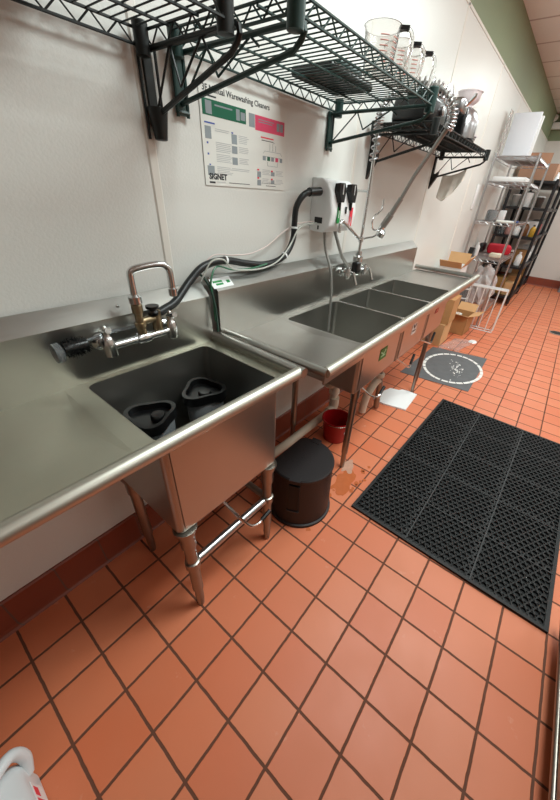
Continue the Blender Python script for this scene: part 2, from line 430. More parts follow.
# --- the far three-bowl sink
s2 = thing('three_compartment_sink', 'long three bowl stainless sink with coloured stickers on its bowls', 'sink', (1.0, -.58, 0))
ZD2 = .868; XR2 = 3.33; YF2 = -.573
BA, BB, BC = (1.375, 1.842, -.545, -.115), (1.856, 2.272, -.545, -.115), (2.286, 2.705, -.545, -.115)
deck_mesh('deck', [(1.36, YF2), (2.72, YF2), (2.72, -.075), (1.36, -.075)], [BA, BB, BC], ZD2, s2, steel)
drainboard(1.03, 1.361, YF2, -.075, ZD2, s2, steel)
drainboard(XR2-.02, 2.719, YF2, -.075, ZD2, s2, steel)
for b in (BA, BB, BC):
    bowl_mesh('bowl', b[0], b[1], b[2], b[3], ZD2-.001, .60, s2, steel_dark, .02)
    drain((b[0]+b[1])/2, -.31, .6025, s2)
MB().box(1.02, XR2, YF2-.008, YF2, .832, ZD2+.004).build('front_apron', steel, s2)
for b, hx in ((BA, 0), (BB, 0), (BC, 0)):
    MB().box(b[0]+.022, b[1]-.022, -.5482, -.5472, .623, .855).build('front_panel', steel, s2)
# inner bowl front to rolled rim
rim_tube([(1.012, YF2-.012, ZD2+.018), (XR2+.018, YF2-.012, ZD2+.018)], .0205, s2)
rim_tube([(1.016, YF2-.02, ZD2+.018), (1.016, -.05, ZD2+.018)], .0185, s2, steel)
rim_tube([(XR2, YF2-.02, ZD2+.018), (XR2, -.05, ZD2+.018)], .0185, s2, steel)
splash(.988, 3.16, -.085, -.035, ZD2, 1.06, 1.105, s2)
for x in (1.51, 2.69):
    leg(x, -.49, .605, s2, r=.0185); leg(x, -.10, .605, s2, r=.0185)
lever([(1.61, -.31, .55), (1.62, -.40, .54), (1.64, -.46, .50), (1.68, -.50, .45), (1.75, -.525, .41), (1.80, -.525, .415)], [(1.79, -.525, .414), (1.85, -.52, .435)], s2)
lever([(2.06, -.31, .55), (2.07, -.40, .54), (2.10, -.46, .52), (2.17, -.50, .47), (2.25, -.525, .42), (2.30, -.52, .43)], [(2.29, -.52, .427), (2.34, -.515, .485)], s2)
lever([(2.50, -.31, .55), (2.50, -.40, .54), (2.52, -.46, .53), (2.59, -.50, .50), (2.67, -.525, .47), (2.71, -.52, .48)], [(2.70, -.52, .478), (2.75, -.515, .535)], s2)
s2.rotation_euler.z = .010

def sticker(x, z, wd, ht, m, m2, label, shapes):
    t = thing('bowl_sticker', label, 'sticker', (x, -.5485, z), 'stickers on the three sink bowls')
    MB().box(x-wd/2, x+wd/2, -.5497, -.5487, z-ht/2, z+ht/2).build('backing', m, t)
    g = MB()
    for (dx, dz, ang, l) in shapes: g.obox((x+dx, -.5501, z+dz), (l, .0008, ht*.12), ry=ang)
    g.build('mark', m2, t)
    t.rotation_euler.z = .010
    t.location.y += (x-1.0)*.010 + 0.0002
sticker(1.628, .742, .085, .062, mat('sticker_green', '#2f6d2c', .5), mat('sticker_mark_pale', '#9fc195', .5), 'small green sticker on the front of the first sink bowl', [(-.018, .006, .5, .035), (.012, .004, -.5, .04), (.0, -.012, .0, .05), (.02, .014, .3, .02)])
sticker(2.05, .765, .075, .075, mat('sticker_white', '#d8d4cf', .5), mat('sticker_mark_dark', '#5b4a42', .5), 'white square sticker on the front of the middle sink bowl', [(-.012, .012, .8, .035), (.012, .012, -.7, .035), (0, -.016, 0, .05)])
sticker(2.465, .795, .07, .065, mat('sticker_red', '#a8332b', .5), mat('sticker_mark_red', '#d98f7e', .5), 'faded red sticker on the front of the third sink bowl', [(-.01, .012, .7, .03), (.012, .0, -.7, .035), (0, -.016, 0, .04)])

# ------------------------------------------------------------------ deck faucet of the near sink
f = thing('sink_faucet', 'wall mounted chrome faucet with swivel spout above the near sink', 'faucet', (.64, -.09, .985))
MB().tube([(.535, -.13, .985), (.742, -.13, .985)], .0115, 14).lathe([(.016, -.02), (.018, -.01), (.018, .01), (.016, .02)], (.64, -.13, .985), 16, Matrix.Rotation(PI/2, 3, 'Y')).build('body', chrome, f)
for x in (.535, .742):
    MB().tube([(x, -.072, .985), (x, -.13, .985)], [.013, .013], 14).lathe([(.026, 0), (.026, .005), (.018, .014), (.013, .016)], (x, -.073, .985), 18, Matrix.Rotation(PI/2, 3, 'X')).build('shank', chrome, f)
    v = MB().lathe([(.012, -.03), (.018, -.026), (.019, .005), (.017, .02), (.013, .03), (.010, .034), (.010, .045)], (x, -.13, .985), 16).build('valve', chrome, f)
    MB().tube([(x, -.13, 1.026), (x, -.13, 1.034)], .013, 14).tube([(x, -.13, 1.032), (x-.004, -.145, 1.038), (x-.008, -.172, 1.048)], [.007, .006, .008], 10).lathe([(.007, 0), (.006, .012), (.002, .016)], (x, -.13, 1.034), 10).build('handle', chrome, v)
MB().lathe([(.014, 0), (.014, .025), (.017, .027), (.017, .04), (.012, .042), (.012, .07), (.016, .072), (.016, .095), (.013, .098)], (.64, -.13, .993), 16).build('riser', brass, f)
MB().lathe([(.013, 0), (.018, .003), (.018, .022), (.012, .028)], (.64, -.13, 1.09), 16).build('swivel_nut', chrome, f)
sp = smoothpath([(.64, -.13, 1.11), (.64, -.13, 1.165), (.643, -.132, 1.182), (.66, -.137, 1.19), (.70, -.147, 1.196), (.73, -.155, 1.195), (.745, -.159, 1.182), (.748, -.160, 1.16), (.748, -.160, 1.125)], 5)
MB().tube(sp, .0095, 12).build('spout', chrome, f)
MB().lathe([(.0105, 0), (.013, .002), (.013, .022), (.010, .025)], (.748, -.16, 1.102), 14).build('aerator', chrome, f)
MB().tube([(.64, -.13, 1.035), (.675, -.125, 1.035), (.70, -.12, 1.03)], .012, 12).tube([(.70, -.12, .995), (.70, -.12, 1.055)], [.016, .016], 12).build('side_tee', brass, f)
MB().lathe([(.015, 0), (.017, .01), (.012, .018), (.02, .022), (.02, .03)], (.69, -.125, 1.045), 12).build('shutoff_knob', blackp, f)
f.rotation_euler.z = 0

# hose from the faucet to the dispenser
hp = smoothpath([(.70, -.105, 1.035), (.745, -.095, 1.043), (.80, -.085, 1.058), (.88, -.062, 1.108), (.955, -.055, 1.150), (1.06, -.05, 1.158), (1.16, -.055, 1.138), (1.27, -.055, 1.122), (1.37, -.05, 1.128), (1.44, -.045, 1.155), (1.487, -.04, 1.21), (1.495, -.038, 1.28), (1.502, -.04, 1.34), (1.535, -.05, 1.385), (1.585, -.06, 1.402), (1.648, -.06, 1.404)], 6)
h = thing('supply_hose', 'thick black water hose from the near faucet up to the white dispenser', 'hose', hp[0])
MB().tube(hp, .0135, 12).build('hose', hosem, h)
MB().tube([hp[-9], hp[-1]], .018, 12).build('end_fitting', blackp, h)
for k in (30, 52, 64):
    MB().lathe([(.0145, -.004), (.0165, -.004), (.0165, .004), (.0145, .004)], hp[k], 14, (hp[k+1]-hp[k]).to_track_quat('Z', 'Y').to_matrix()).build('cable_tie', whitep, h)
def line(name, label, pts, r, m, cat='tube'):
    p = smoothpath(pts, 6); return tag(MB().tube(p, r, 8).build(name, m, origin=p[0]), label, cat)
line('chemical_tube', 'thin pinkish tube running along the wall above the black hose to the dispenser', [(.95, -.03, 1.13), (1.02, -.028, 1.176), (1.12, -.027, 1.168), (1.22, -.026, 1.166), (1.33, -.024, 1.19), (1.43, -.02, 1.235), (1.52, -.02, 1.265), (1.60, -.025, 1.275), (1.662, -.03, 1.278)], .0026, mat('pink_tube', '#dccbc6', .3))
line('chemical_tube', 'thin clear tube looping over the black hose beside the small splash label', [(.93, -.06, 1.10), (.97, -.075, 1.165), (1.02, -.085, 1.17), (1.06, -.085, 1.135), (1.14, -.078, 1.118), (1.24, -.082, 1.115), (1.34, -.08, 1.135), (1.43, -.07, 1.19), (1.49, -.064, 1.25), (1.56, -.05, 1.268), (1.662, -.045, 1.272)], .0032, mat('clear_tube', '#d6d8d0', .2, trans=.3))
line('chemical_tube', 'thin green tube on the sink ledge behind the small splash label', [(.962, -.085, .95), (.957, -.088, 1.03), (.955, -.085, 1.10), (1.0, -.07, 1.145), (1.08, -.07, 1.125), (1.18, -.068, 1.118), (1.27, -.075, 1.128)], .0036, mat('green_tube', '#2e6a4a', .3))
line('drain_cable', 'dark green cable hanging in the gap between the two sinks', [(.953, -.105, .912), (.955, -.10, 1.0), (.952, -.085, 1.07), (.945, -.06, 1.11), (.93, -.05, 1.125)], .0042, mat('dark_green_cable', '#2b4438', .4), 'cable')
# small instruction sticker on the ledge
t = thing('ledge_sticker', 'small white sticker with green mark on the sloping sink ledge', 'sticker', (1.015, -.066, 1.0835))
sl = math.atan2(.045, .05)
def onledge(mb, cx, cy, sx, sy, h):
    n = Vector((0, -sin(sl), cos(sl))); tv = Vector((0, cos(sl), sin(sl))); c = Vector((cx, -.06, 1.0825)) + tv*cy + n*h
    q = [c+Vector((a*sx/2, 0, 0))+tv*b*sy/2 for a, b in ((-1, -1), (1, -1), (1, 1), (-1, 1))]
    mb.add(q+[p-n*.0008 for p in q], [(0, 1, 2, 3), (7, 6, 5, 4), (0, 4, 5, 1), (1, 5, 6, 2), (2, 6, 7, 3), (3, 7, 4, 0)]); return mb
onledge(MB(), 1.025, 0, .10, .044, .0012).build('backing', whitep, t)
g = MB(); onledge(g, 1.008, .006, .045, .008, .002); onledge(g, 1.012, -.006, .035, .008, .002); onledge(g, 1.058, 0, .016, .012, .002); g.build('mark', labelgreen, t)

# dish brush behind the faucet
b = thing('dish_brush', 'black bristled dish brush with pale handle tucked behind the near faucet', 'brush', (.45, -.10, .985))
hd = [(.475, -.113, 1.012), (.56, -.098, 1.016), (.66, -.092, 1.010)]
MB().tube(hd, [.0045, .005, .005], 10).build('handle', smoky, b)
g = MB()
for k in range(900):
    u = random.random(); a = random.uniform(0, 2*PI); q = Vector((.425+.06*u, -.112, 1.003)); rr = random.uniform(.02, .034)*(1-.3*abs(2*u-1))
    d = Vector((random.gauss(0, .25), cos(a)*.55, sin(a))).normalized(); t_ = d.orthogonal().normalized()*.0012
    e = q+d*rr; g.add([q-t_, q+t_, e+t_*.6, e-t_*.6], [(0, 1, 2, 3)])
g.lathe([(.008, -.032), (.018, -.028), (.02, 0), (.018, .03), (.008, .034)], (.455, -.112, 1.004), 12, Matrix.Rotation(PI/2, 3, 'Y'))
g.build('bristles', blackp, b, recalc=False)
MB().lathe([(.012, -.012), (.026, -.010), (.027, .006), (.015, .012)], (.413, -.112, 1.0), 14, Matrix.Rotation(PI/2, 3, 'Y')).build('clear_cap', smoky, b)

# blender jars in the bowl
def tri_loop(r, k, z, c, ph=0, bulge=.16):
    return [(c[0]+r*(1+bulge*cos(3*(2*PI*i/k)))*cos(2*PI*i/k+ph), c[1]+r*(1+bulge*cos(3*(2*PI*i/k)))*sin(2*PI*i/k+ph), z) for i in range(k)]
def ring_mesh(r0, r1, z0, z1, c, ph, k=36):
    g = MB(); vs = tri_loop(r0, k, z0, c, ph)+tri_loop(r1, k, z0, c, ph)+tri_loop(r1, k, z1, c, ph)+tri_loop(r0, k, z1, c, ph); fs = []
    for q in range(4):
        for i in range(k): fs.append((q*k+i, q*k+(i+1) % k, ((q+1) % 4)*k+(i+1) % k, ((q+1) % 4)*k+i))
    return g.add(vs, fs, True)
def blender_jar(c, zt, zb, ph, label, r=.072):
    t = thing('blender_jar', label, 'blender jar', (c[0], c[1], zb), 'blender jars in the near sink')
    g = MB(); k = 32; vs = []; fs = []
    lv = [(zb, r*.68), (zb+.01, r*.72), (zb+.10, r*.84), (zt-.03, r*.94)]
    for z, rr in lv: vs += tri_loop(rr, k, z, c, ph, .10)
    for i in range(len(lv)-1):
        for j in range(k): fs.append((i*k+j, i*k+(j+1) % k, (i+1)*k+(j+1) % k, (i+1)*k+j))
    fs.append(tuple(reversed(range(k)))); g.add(vs, fs, True); jar = g.build('jar', smoky, t)
    jar.modifiers.new('wall', 'SOLIDIFY').thickness = .003
    MB().add(tri_loop(r*.7, k, zb+.015, c, ph, .1)+tri_loop(r*.7, k, zb+.019, c, ph, .1), [tuple(reversed(range(k))), tuple(range(k, 2*k))]+[(i, (i+1) % k, k+(i+1) % k, k+i) for i in range(k)]).build('blade_base', blackp, t)
    lid = ring_mesh(r*.86, r*1.04, zt-.035, zt, c, ph).build('lid_ring', blackp, t)
    g = MB().add(tri_loop(r*.87, k, zt-.028, c, ph)+tri_loop(r*.87, k, zt-.022, c, ph), [tuple(reversed(range(k))), tuple(range(k, 2*k))]+[(i, (i+1) % k, k+(i+1) % k, k+i) for i in range(k)])
    g.build('lid_plate', blackp, lid)
    kx, ky = c[0]+r*.35*cos(ph+PI*1.0), c[1]+r*.35*sin(ph+PI*1.0)
    MB().lathe([(.024, 0), (.024, .016), (.020, .022), (.006, .023)], (kx, ky, zt-.022), 18).build('lid_plug', blackp, lid)
    return t
j1 = blender_jar((.572, -.205), .765, .4862, 2.1, 'blender jar with open black lid nearer the left end of the near sink bowl')
j2 = blender_jar((.785, -.200), .765, .4862, 1.2, 'blender jar with dark filled lid in the right back corner of the near sink bowl')

# ------------------------------------------------------------------ dispenser on the wall
d = thing('chemical_dispenser', 'white wall mounted chemical dispenser with two black knobs', 'dispenser', (1.78, 0, 1.235))
def disp_case(x0, x1, z0, z1):
    # side profile: flat back, bulged front leaning forward in the middle
    pr = [(-.002, z0+.005), (-.085, z0), (-.118, z0+.03), (-.128, z0+.09), (-.112, z1-.05), (-.088, z1-.012), (-.06, z1), (-.002, z1)]
    bm = bmesh.new(); n = len(pr)
    a = [bm.verts.new((x0, y, z)) for y, z in pr]; c = [bm.verts.new((x1, y, z)) for y, z in pr]
    bm.faces.new(list(reversed(a))); bm.faces.new(c)
    for i in range(n): bm.faces.new((a[i], a[(i+1) % n], c[(i+1) % n], c[i]))
    bmesh.ops.recalc_face_normals(bm, faces=bm.faces)
    bmesh.ops.bevel(bm, geom=[e for e in bm.edges if min(abs(v.co.y) for v in e.verts) > .01], offset=.012, segments=4, profile=.5, affect='EDGES')
    bm.verts.index_update()
    g = MB(); g.add([v.co.copy() for v in bm.verts], [[v.index for v in f.verts] for f in bm.faces], True); bm.free(); return g
disp_case(1.665, 1.90, 1.232, 1.458).build('case', whitep, d)
for x in (1.725, 1.832):
    kb = MB().prism([(-.030, 0), (-.022, .032), (.022, .032), (.030, 0), (.012, -.045), (-.012, -.045)], 0, .028, 'xy')
    M = Matrix.Rotation(PI/2-.12, 3, 'X')
    kb.v = [tuple(Vector((x, -.112, 1.408)) + M @ Vector(v)) for v in kb.v]
    k_ = kb.build('knob', blackp, d)
    MB().lathe([(.008, 0), (.008, -.04)], (x, -.128, 1.372), 10).build('stem', blackp, k_)
    MB().obox((x, -.141, 1.418), (.004, .003, .04)).build('pointer_line', whitep, k_)
g = MB().box(1.712, 1.738, -.1305, -.1285, 1.276, 1.345); g.build('green_label', labelgreen, d)
MB().box(1.718, 1.731, -.1312, -.1304, 1.328, 1.333).box(1.722, 1.727, -.1312, -.1304, 1.300, 1.333).build('green_label_mark', whitep, d)
g = MB().box(1.832, 1.858, -.1305, -.1285, 1.305, 1.345).box(1.832, 1.837, -.1305, -.1285, 1.262, 1.305).box(1.850, 1.858, -.1305, -.1285, 1.262, 1.305); g.build('red_label', labelred, d)
MB().box(1.782, 1.796, -.1310, -.1285, 1.318, 1.348).build('window', blackp, d)
MB().box(1.6635, 1.6655, -.075, -.03, 1.272, 1.298).build('side_vent', blackp, d)
MB().box(1.6635, 1.6655, -.058, -.05, 1.245, 1.262).build('side_slot', blackp, d)
line('discharge_tube', 'grey discharge tube hanging straight from the dispenser into the first sink bowl', [(1.72, -.06, 1.23), (1.722, -.075, 1.15), (1.722, -.12, 1.05), (1.722, -.14, .92), (1.722, -.145, .72)], .0075, greyhose)

# ------------------------------------------------------------------ pre-rinse faucet
p = thing('pre_rinse_faucet', 'chrome pre-rinse faucet with spring hose and hanging spray valve above the three bowl sink', 'faucet', (2.02, -.12, 1.0))
FX, FY = 2.0, -.125
MB().tube([(1.90, FY, 1.02), (2.10, FY, 1.02)], .012, 14).build('body', chrome, p)
for x in (1.90, 2.10):
    MB().tube([(x, -.08, 1.02), (x, FY, 1.02)], .012, 12).lathe([(.026, 0), (.026, .006), (.014, .014)], (x, -.078, 1.02), 16, Matrix.Rotation(PI/2, 3, 'X')).build('shank', chrome, p)
    v = MB().lathe([(.012, -.032), (.019, -.028), (.020, .01), (.016, .026), (.010, .03)], (x, FY, 1.02), 16).build('valve', chrome, p)
    MB().tube([(x, FY-.015, 1.025), (x, FY-.03, 1.025)], .009, 10).tube([(x, FY-.035, 1.03), (x+.004, FY-.045, 1.005), (x+.006, FY-.06, .965)], [.008, .007, .009], 10).build('handle', chrome, v)
MB().lathe([(.02, -.02), (.026, -.012), (.026, .016), (.02, .022), (.02, .05), (.028, .052), (.028, .08), (.018, .085), (.018, .11)], (FX, FY, 1.02), 16).build('control_valve', chrome, p)
MB().rbox((FX-.03, FY-.012, 1.045), (.05, .04, .06), .01).build('valve_guard', blackp, p)
MB().tube([(FX, FY, 1.12), (FX+.01, FY, 1.40), (FX+.01, FY, 1.62)], .0085, 12).lathe([(.010, -.015), (.016, -.012), (.016, .012), (.010, .015)], (FX, FY, 1.19), 14).build('riser', chrome, p)
MB().tube([(FX+.01, FY, 1.42), (FX+.01, -.006, 1.42)], .006, 10).lathe([(.02, 0), (.02, .004), (.008, .006)], (FX+.01, -.001, 1.42), 14, Matrix.Rotation(PI/2, 3, 'X')).build('wall_bracket', chrome, p)
sw = MB().tube(smoothpath([(FX, FY, 1.19), (FX-.05, FY-.01, 1.20), (FX-.16, FY-.02, 1.245), (FX-.265, FY-.03, 1.285), (FX-.29, FY-.032, 1.286), (FX-.30, FY-.033, 1.27), (FX-.302, FY-.033, 1.24)], 4), .0085, 12).build('swing_spout', chrome, p)
arch = smoothpath([(2.01, -.125, 1.55), (2.01, -.125, 1.66), (2.01, -.125, 1.72), (2.015, -.145, 1.775), (2.02, -.205, 1.818), (2.03, -.305, 1.830), (2.035, -.385, 1.808), (2.04, -.448, 1.755), (2.04, -.462, 1.70), (2.04, -.452, 1.672)], 8)
MB().tube(arch, .0085, 10).build('inner_hose', greyhose, p)
# coil spring around the arch
def coil(path, R, turns, r, n=12):
    P = [Vector(q) for q in path]; out = []; N = None; m_ = len(P)-1; tot = turns*n
    for i in range(tot+1):
        s_ = i/tot*m_; k = min(int(s_), m_-1); c = P[k].lerp(P[k+1], s_-k); t_ = (P[k+1]-P[k]).normalized()
        if N is None: N = t_.orthogonal().normalized()
        N = (N-t_*N.dot(t_)).normalized(); B = t_.cross(N); a = 2*PI*i/n
        out.append(c+R*(cos(a)*N+sin(a)*B))
    return out
MB().tube(coil(arch, 0.0205, 38, .003), .0031, 6).build('spring', chrome_wire, p)
hz = smoothpath([(2.04, -.452, 1.675), (2.045, -.40, 1.59), (2.048, -.34, 1.49), (2.05, -.296, 1.397)], 5)
MB().tube(hz, .0095, 12).build('lower_hose', greyhose, p)
MB().tube([(2.05, -.297, 1.40), (2.05, -.258, 1.325)], [.013, .0135], 14).tube([(2.05, -.258, 1.325), (2.05, -.223, 1.266)], [.0175, .0175], 14).build('grip', greyhose, p)
sv = MB().lathe([(.012, .0), (.024, .006), (.024, .03), (.014, .04)], (2.035, -.215, 1.212), 16, Matrix.Rotation(.5, 3, 'X')).tube([(2.05, -.223, 1.27), (2.04, -.21, 1.235)], .016, 12).build('spray_valve', chrome, p)
MB().tube(smoothpath([(2.03, -.205, 1.245), (1.98, -.20, 1.25), (1.945, -.205, 1.285), (1.965, -.205, 1.315), (2.0, -.205, 1.325), (2.03, -.21, 1.35), (2.04, -.205, 1.39)], 5), .0045, 8).build('squeeze_lever', chrome, p)
MB().tube(smoothpath([(FX, FY, 1.19), (2.02, -.155, 1.20), (2.035, -.185, 1.21), (2.04, -.205, 1.235)], 4), .005, 8).build('hook', chrome, p)
line('feed_hose', 'dark grey hose curving from the dispenser bottom down to the pre-rinse faucet', [(1.80, -.07, 1.235), (1.805, -.09, 1.19), (1.83, -.11, 1.12), (1.86, -.12, 1.085), (1.895, -.125, 1.052)], .009, greyhose, 'hose')

# ------------------------------------------------------------------ poster
PX0, PX1, PZ0, PZ1 = 1.035, 1.458, 1.398, 1.668
t = thing('wall_poster', 'white dishwashing instruction poster with green and pink headings on the wall', 'poster', (1.245, -.001, 1.398))
MB().box(PX0, PX1, -.0032, -.0008, PZ0, PZ1).build('sheet', paper, t)
PW, PH = PX1-PX0, PZ1-PZ0
def PXZ(u, v): return PX0+u*PW, PZ1-v*PH
def rect(mb, u0, u1, v0, v1, d=.0004):
    x0, z1 = PXZ(u0, v0); x1, z0 = PXZ(u1, v1); return mb.box(x0, x1, -.0032-d, -.0030, z0, z1)
rect(MB(), .02, .47, .15, .30).build('green_heading', pg, t)
rect(MB(), .58, .97, .17, .33).build('pink_heading', pk, t)
g = MB(); rect(g, .05, .11, .165, .285, .0007); rect(g, .36, .40, .17, .28, .0007); rect(g, .41, .46, .19, .27, .0007); rect(g, .505, .575, .17, .31); rect(g, .86, .90, .20, .29, .0007); rect(g, .91, .95, .20, .29, .0007); rect(g, .14, .32, .185, .20, .0007); rect(g, .62, .82, .205, .215, .0007); rect(g, .62, .80, .23, .24, .0007)
g.build('heading_pictures', greypic, t)
x, z = PXZ(.03, .085); MB().text('3F Manual Warewashing Cleaners', x, -.0034, z, .0225, bold=.0003).build('title', ink, t)
x, z = PXZ(.04, .93); MB().text('SIGNET', x, -.0034, z, .024, bold=.0010).build('brand_word', ink, t)
g = MB(); rect(g, .04, .10, .955, .975); rect(g, .03, .16, .115, .13); rect(g, .25, .50, .955, .962); rect(g, .72, .86, .955, .962); rect(g, .66, .86, .925, .93)
for i, v in enumerate((.48, .36+.3, .81)): pass
rect(g, .66, .82, .42, .428)
g.build('captions', ink, t)
def text_block(u0, v0, n, lo, hi):
    g = MB()
    for i in range(n): rect(g, u0, u0+random.uniform(lo, hi), v0+i*.018, v0+i*.018+.007)
    g.build('text_block', greyink, t)
for v0, n in ((.41, 2), (.54, 6), (.66, 5), (.79, 5)): text_block(.13, v0, n, .13, .18)
for v0, n in ((.43, 5), (.55, 4), (.67, 4)): text_block(.38, v0, n, .09, .12)
text_block(.29, .79, 2, .19, .21)
for u0, v0 in ((.67, .76), (.86, .76), (.67, .87), (.86, .87)): text_block(u0, v0, 4, .07, .12)
text_block(.11, .955, 1, .10, .101)
for u, v, a, bb in ((.03, .40, .06, .12), (.03, .79, .07, .10), (.30, .43, .06, .10), (.30, .55, .06, .08), (.30, .67, .06, .08), (.60, .79, .05, .07), (.60, .89, .05, .07), (.79, .78, .05, .05), (.79, .88, .05, .05)):
    rect(MB(), u, u+a, v, v+bb).build('picture', greypic, t)
g = MB(); rect(g, .03, .13, .36, .375); rect(g, .04, .055, .55, .57); rect(g, .04, .055, .66, .68); rect(g, .05, .065, .77, .785); rect(g, .30, .32, .41, .425); g.build('step_numbers', blueink, t)
g = MB()
def stroke(mb, u0, v0, u1, v1):
    a = PXZ(u0, v0); c = PXZ(u1, v1); mb.tube([(a[0], -.0034, a[1]), (c[0], -.0034, c[1])], .0006, 4)
for s_ in ((.68, .60, .94, .60), (.68, .57, .70, .54), (.70, .54, .92, .54), (.92, .54, .94, .57), (.77, .53, .77, .45), (.81, .53, .81, .44), (.81, .44, .84, .43), (.85, .53, .85, .46), (.74, .66, .74, .71), (.88, .66, .88, .71), (.74, .71, .88, .71)): stroke(g, *s_)
rect(g, .675, .715, .60, .65); rect(g, .79, .83, .60, .65); rect(g, .915, .95, .60, .65)
g.build('sink_drawing', greypic, t)
rect(MB(), .735, .775, .60, .65).build('green_square', pg, t); rect(MB(), .85, .89, .60, .65).build('pink_square', pk, t)
g = MB()
for u, v in ((.60, .76), (.79, .76), (.60, .86), (.79, .86)): rect(g, u, u+.025, v, v+.02)
rect(g, .65, .82, .385, .40); g.build('red_captions', labelred, t)

# ------------------------------------------------------------------ wire shelves
def wire_shelf(label, x0, x1, yb, yf, z, m, brackets, pitch=.0265, group='wall mounted wire shelves'):
    t = thing('wire_shelf', label, 'shelf', ((x0+x1)/2, 0, z), group)
    g = MB(); n = int((x1-x0)/pitch)
    for i in range(1, n):
        x = x0+(x1-x0)*i/n; g.tube([(x, yb, z), (x, yf, z)], .0019, 5)
    g.build('slats', m, t)
    g = MB()
    ns = 3 if yb-yf > .4 else 2
    for i in range(1, ns+1):
        y = yb+(yf-yb)*i/(ns+1); g.tube([(x0, y, z-.005), (x1, y, z-.005)], .0034, 6)
    g.build('support_wires', m, t)
    def truss(a, b):
        a, b = Vector(a), Vector(b); L = (b-a).length; k = max(4, round(L/.032)); dz = Vector((0, 0, -.030))
        q = MB().tube([a, b], .0034, 6).tube([a+dz, b+dz], .0034, 6)
        zz = [a.lerp(b, i/k)+(dz if i % 2 else Vector((0, 0, 0))) for i in range(k+1)]
        for i in range(k): q.tube([zz[i], zz[i+1]], .0021, 5)
        return q
    for a, b in (((x0, yb, z), (x1, yb, z)), ((x0, yf, z), (x1, yf, z)), ((x0, yb, z), (x0, yf, z)), ((x1, yb, z), (x1, yf, z))):
        truss(a, b).build('edge_truss', m, t)
    return t
def corner_sleeve(x, y, z, m, t, h=.062, r=.0175):
    return MB().lathe([(r*.8, -h*.62), (r, -h*.6), (r*1.08, h*.35), (r*.9, h*.4)], (x, y, z-.012), 16).build('corner_sleeve', m, t)
def bracket(x, yf, zt, zb, m, t, foot=False, plate=.0, dx=.0):
    b = MB().box(x-.012, x+.012, -.014, -.001, zb, zt).build('bracket', m, t)
    MB().tube([(x+dx, -.014, zt-.006), (x+dx, yf+.012, zt-.002)], .0065, 8).build('arm', m, b)
    MB().tube([(x+dx, -.014, zb+.02), (x+dx, yf+.028, zt-.045), (x+dx, yf+.008, zt-.030), (x+dx, yf, zt-.018), (x+dx, yf+.003, zt-.007), (x+dx, yf+.012, zt-.002)], .0065, 8).build('brace', m, b)
    g = MB()
    for i, (a, c) in enumerate(((.02, .28), (.28, .36), (.36, .62), (.62, .68))):
        ya, yc = yf*a, yf*c
        def top(y): return (x+dx, y-.014, zt-.006)
        def low(y): return (x+dx, y-.014, zb+.02+(zt-zb)*(y/yf)*.95)
        if i % 2 == 0: g.tube([low(ya), top(yc)], .003, 6)
        else: g.tube([top(ya), low(yc)], .003, 6)
    g.build('web_wires', m, b)
    if foot == 'cup':
        MB().lathe([(.012, -.032), (.017, -.03), (.027, .034), (.027, .04)], (x, -.028, zb), 14).build('foot', m, b)
    if foot == 'plate':
        MB().prism([(-.001, zb+.05), (-.03, zb+.045), (-.052, zb+.062), (-.048, zb+.03), (-.001, zb-.055)], x-.014, x+.014, 'yz').build('foot', m, b)
    if foot == 'rods':
        MB().tube([(x-.016, -.012, zt), (x-.016, -.012, zb-.01)], .005, 8).tube([(x+.02, -.012, zt), (x+.02, -.012, zb-.01)], .005, 8).tube([(x-.018, -.012, zb), (x+.022, -.012, zb)], .007, 8).box(x-.016, x+.02, -.012, -.004, zb+.01, zt).build('foot', m, b)
    return b
ZS = 1.725
w1 = wire_shelf('black wire wall shelf at the top left, nearest shelf over the near sink', -.36, .855, -.03, -.36, 1.714, blackm, [])
for x in (-.35, .842): corner_sleeve(x, -.35, 1.714, blackm, w1); corner_sleeve(x, -.04, 1.714, blackm, w1)
bracket(.868, -.365, 1.69, 1.53, blackm, w1, 'cup'); bracket(-.33, -.365, 1.69, 1.53, blackm, w1, 'cup')
MB().tube([(.893, -.012, 1.69), (.893, -.012, 1.52)], .004, 8).tube([(.845, -.008, 1.69), (.845, -.008, 1.50)], .004, 8).build('guide_rod', blackm, w1)
w2 = wire_shelf('dark green wire wall shelf holding clear measuring jugs above the poster', .93, 1.785, -.03, -.465, 1.735, greenm, [])
for x in (.942, 1.773): corner_sleeve(x, -.455, 1.74, greenm, w2, .075, .019); corner_sleeve(x, -.04, 1.735, greenm, w2)
bracket(.962, -.465, 1.705, 1.575, greenm, w2, 'rods'); bracket(1.76, -.465, 1.705, 1.575, greenm, w2, 'rods')
w3 = wire_shelf('black lined wire wall shelf over the far end of the three bowl sink', 2.12, 3.29, -.03, -.36, 1.715, blackm, [])
MB().box(2.135, 3.28, -.35, -.045, 1.7175, 1.7195).build('shelf_liner', blackp, w3)
for x in (2.13, 3.28): corner_sleeve(x, -.36, 1.715, blackm, w3); corner_sleeve(x, -.04, 1.715, blackm, w3)
bracket(2.195, -.36, 1.685, 1.535, blackm, w3, 'plate'); bracket(3.265, -.365, 1.685, 1.53, blackm, w3, 'plate')

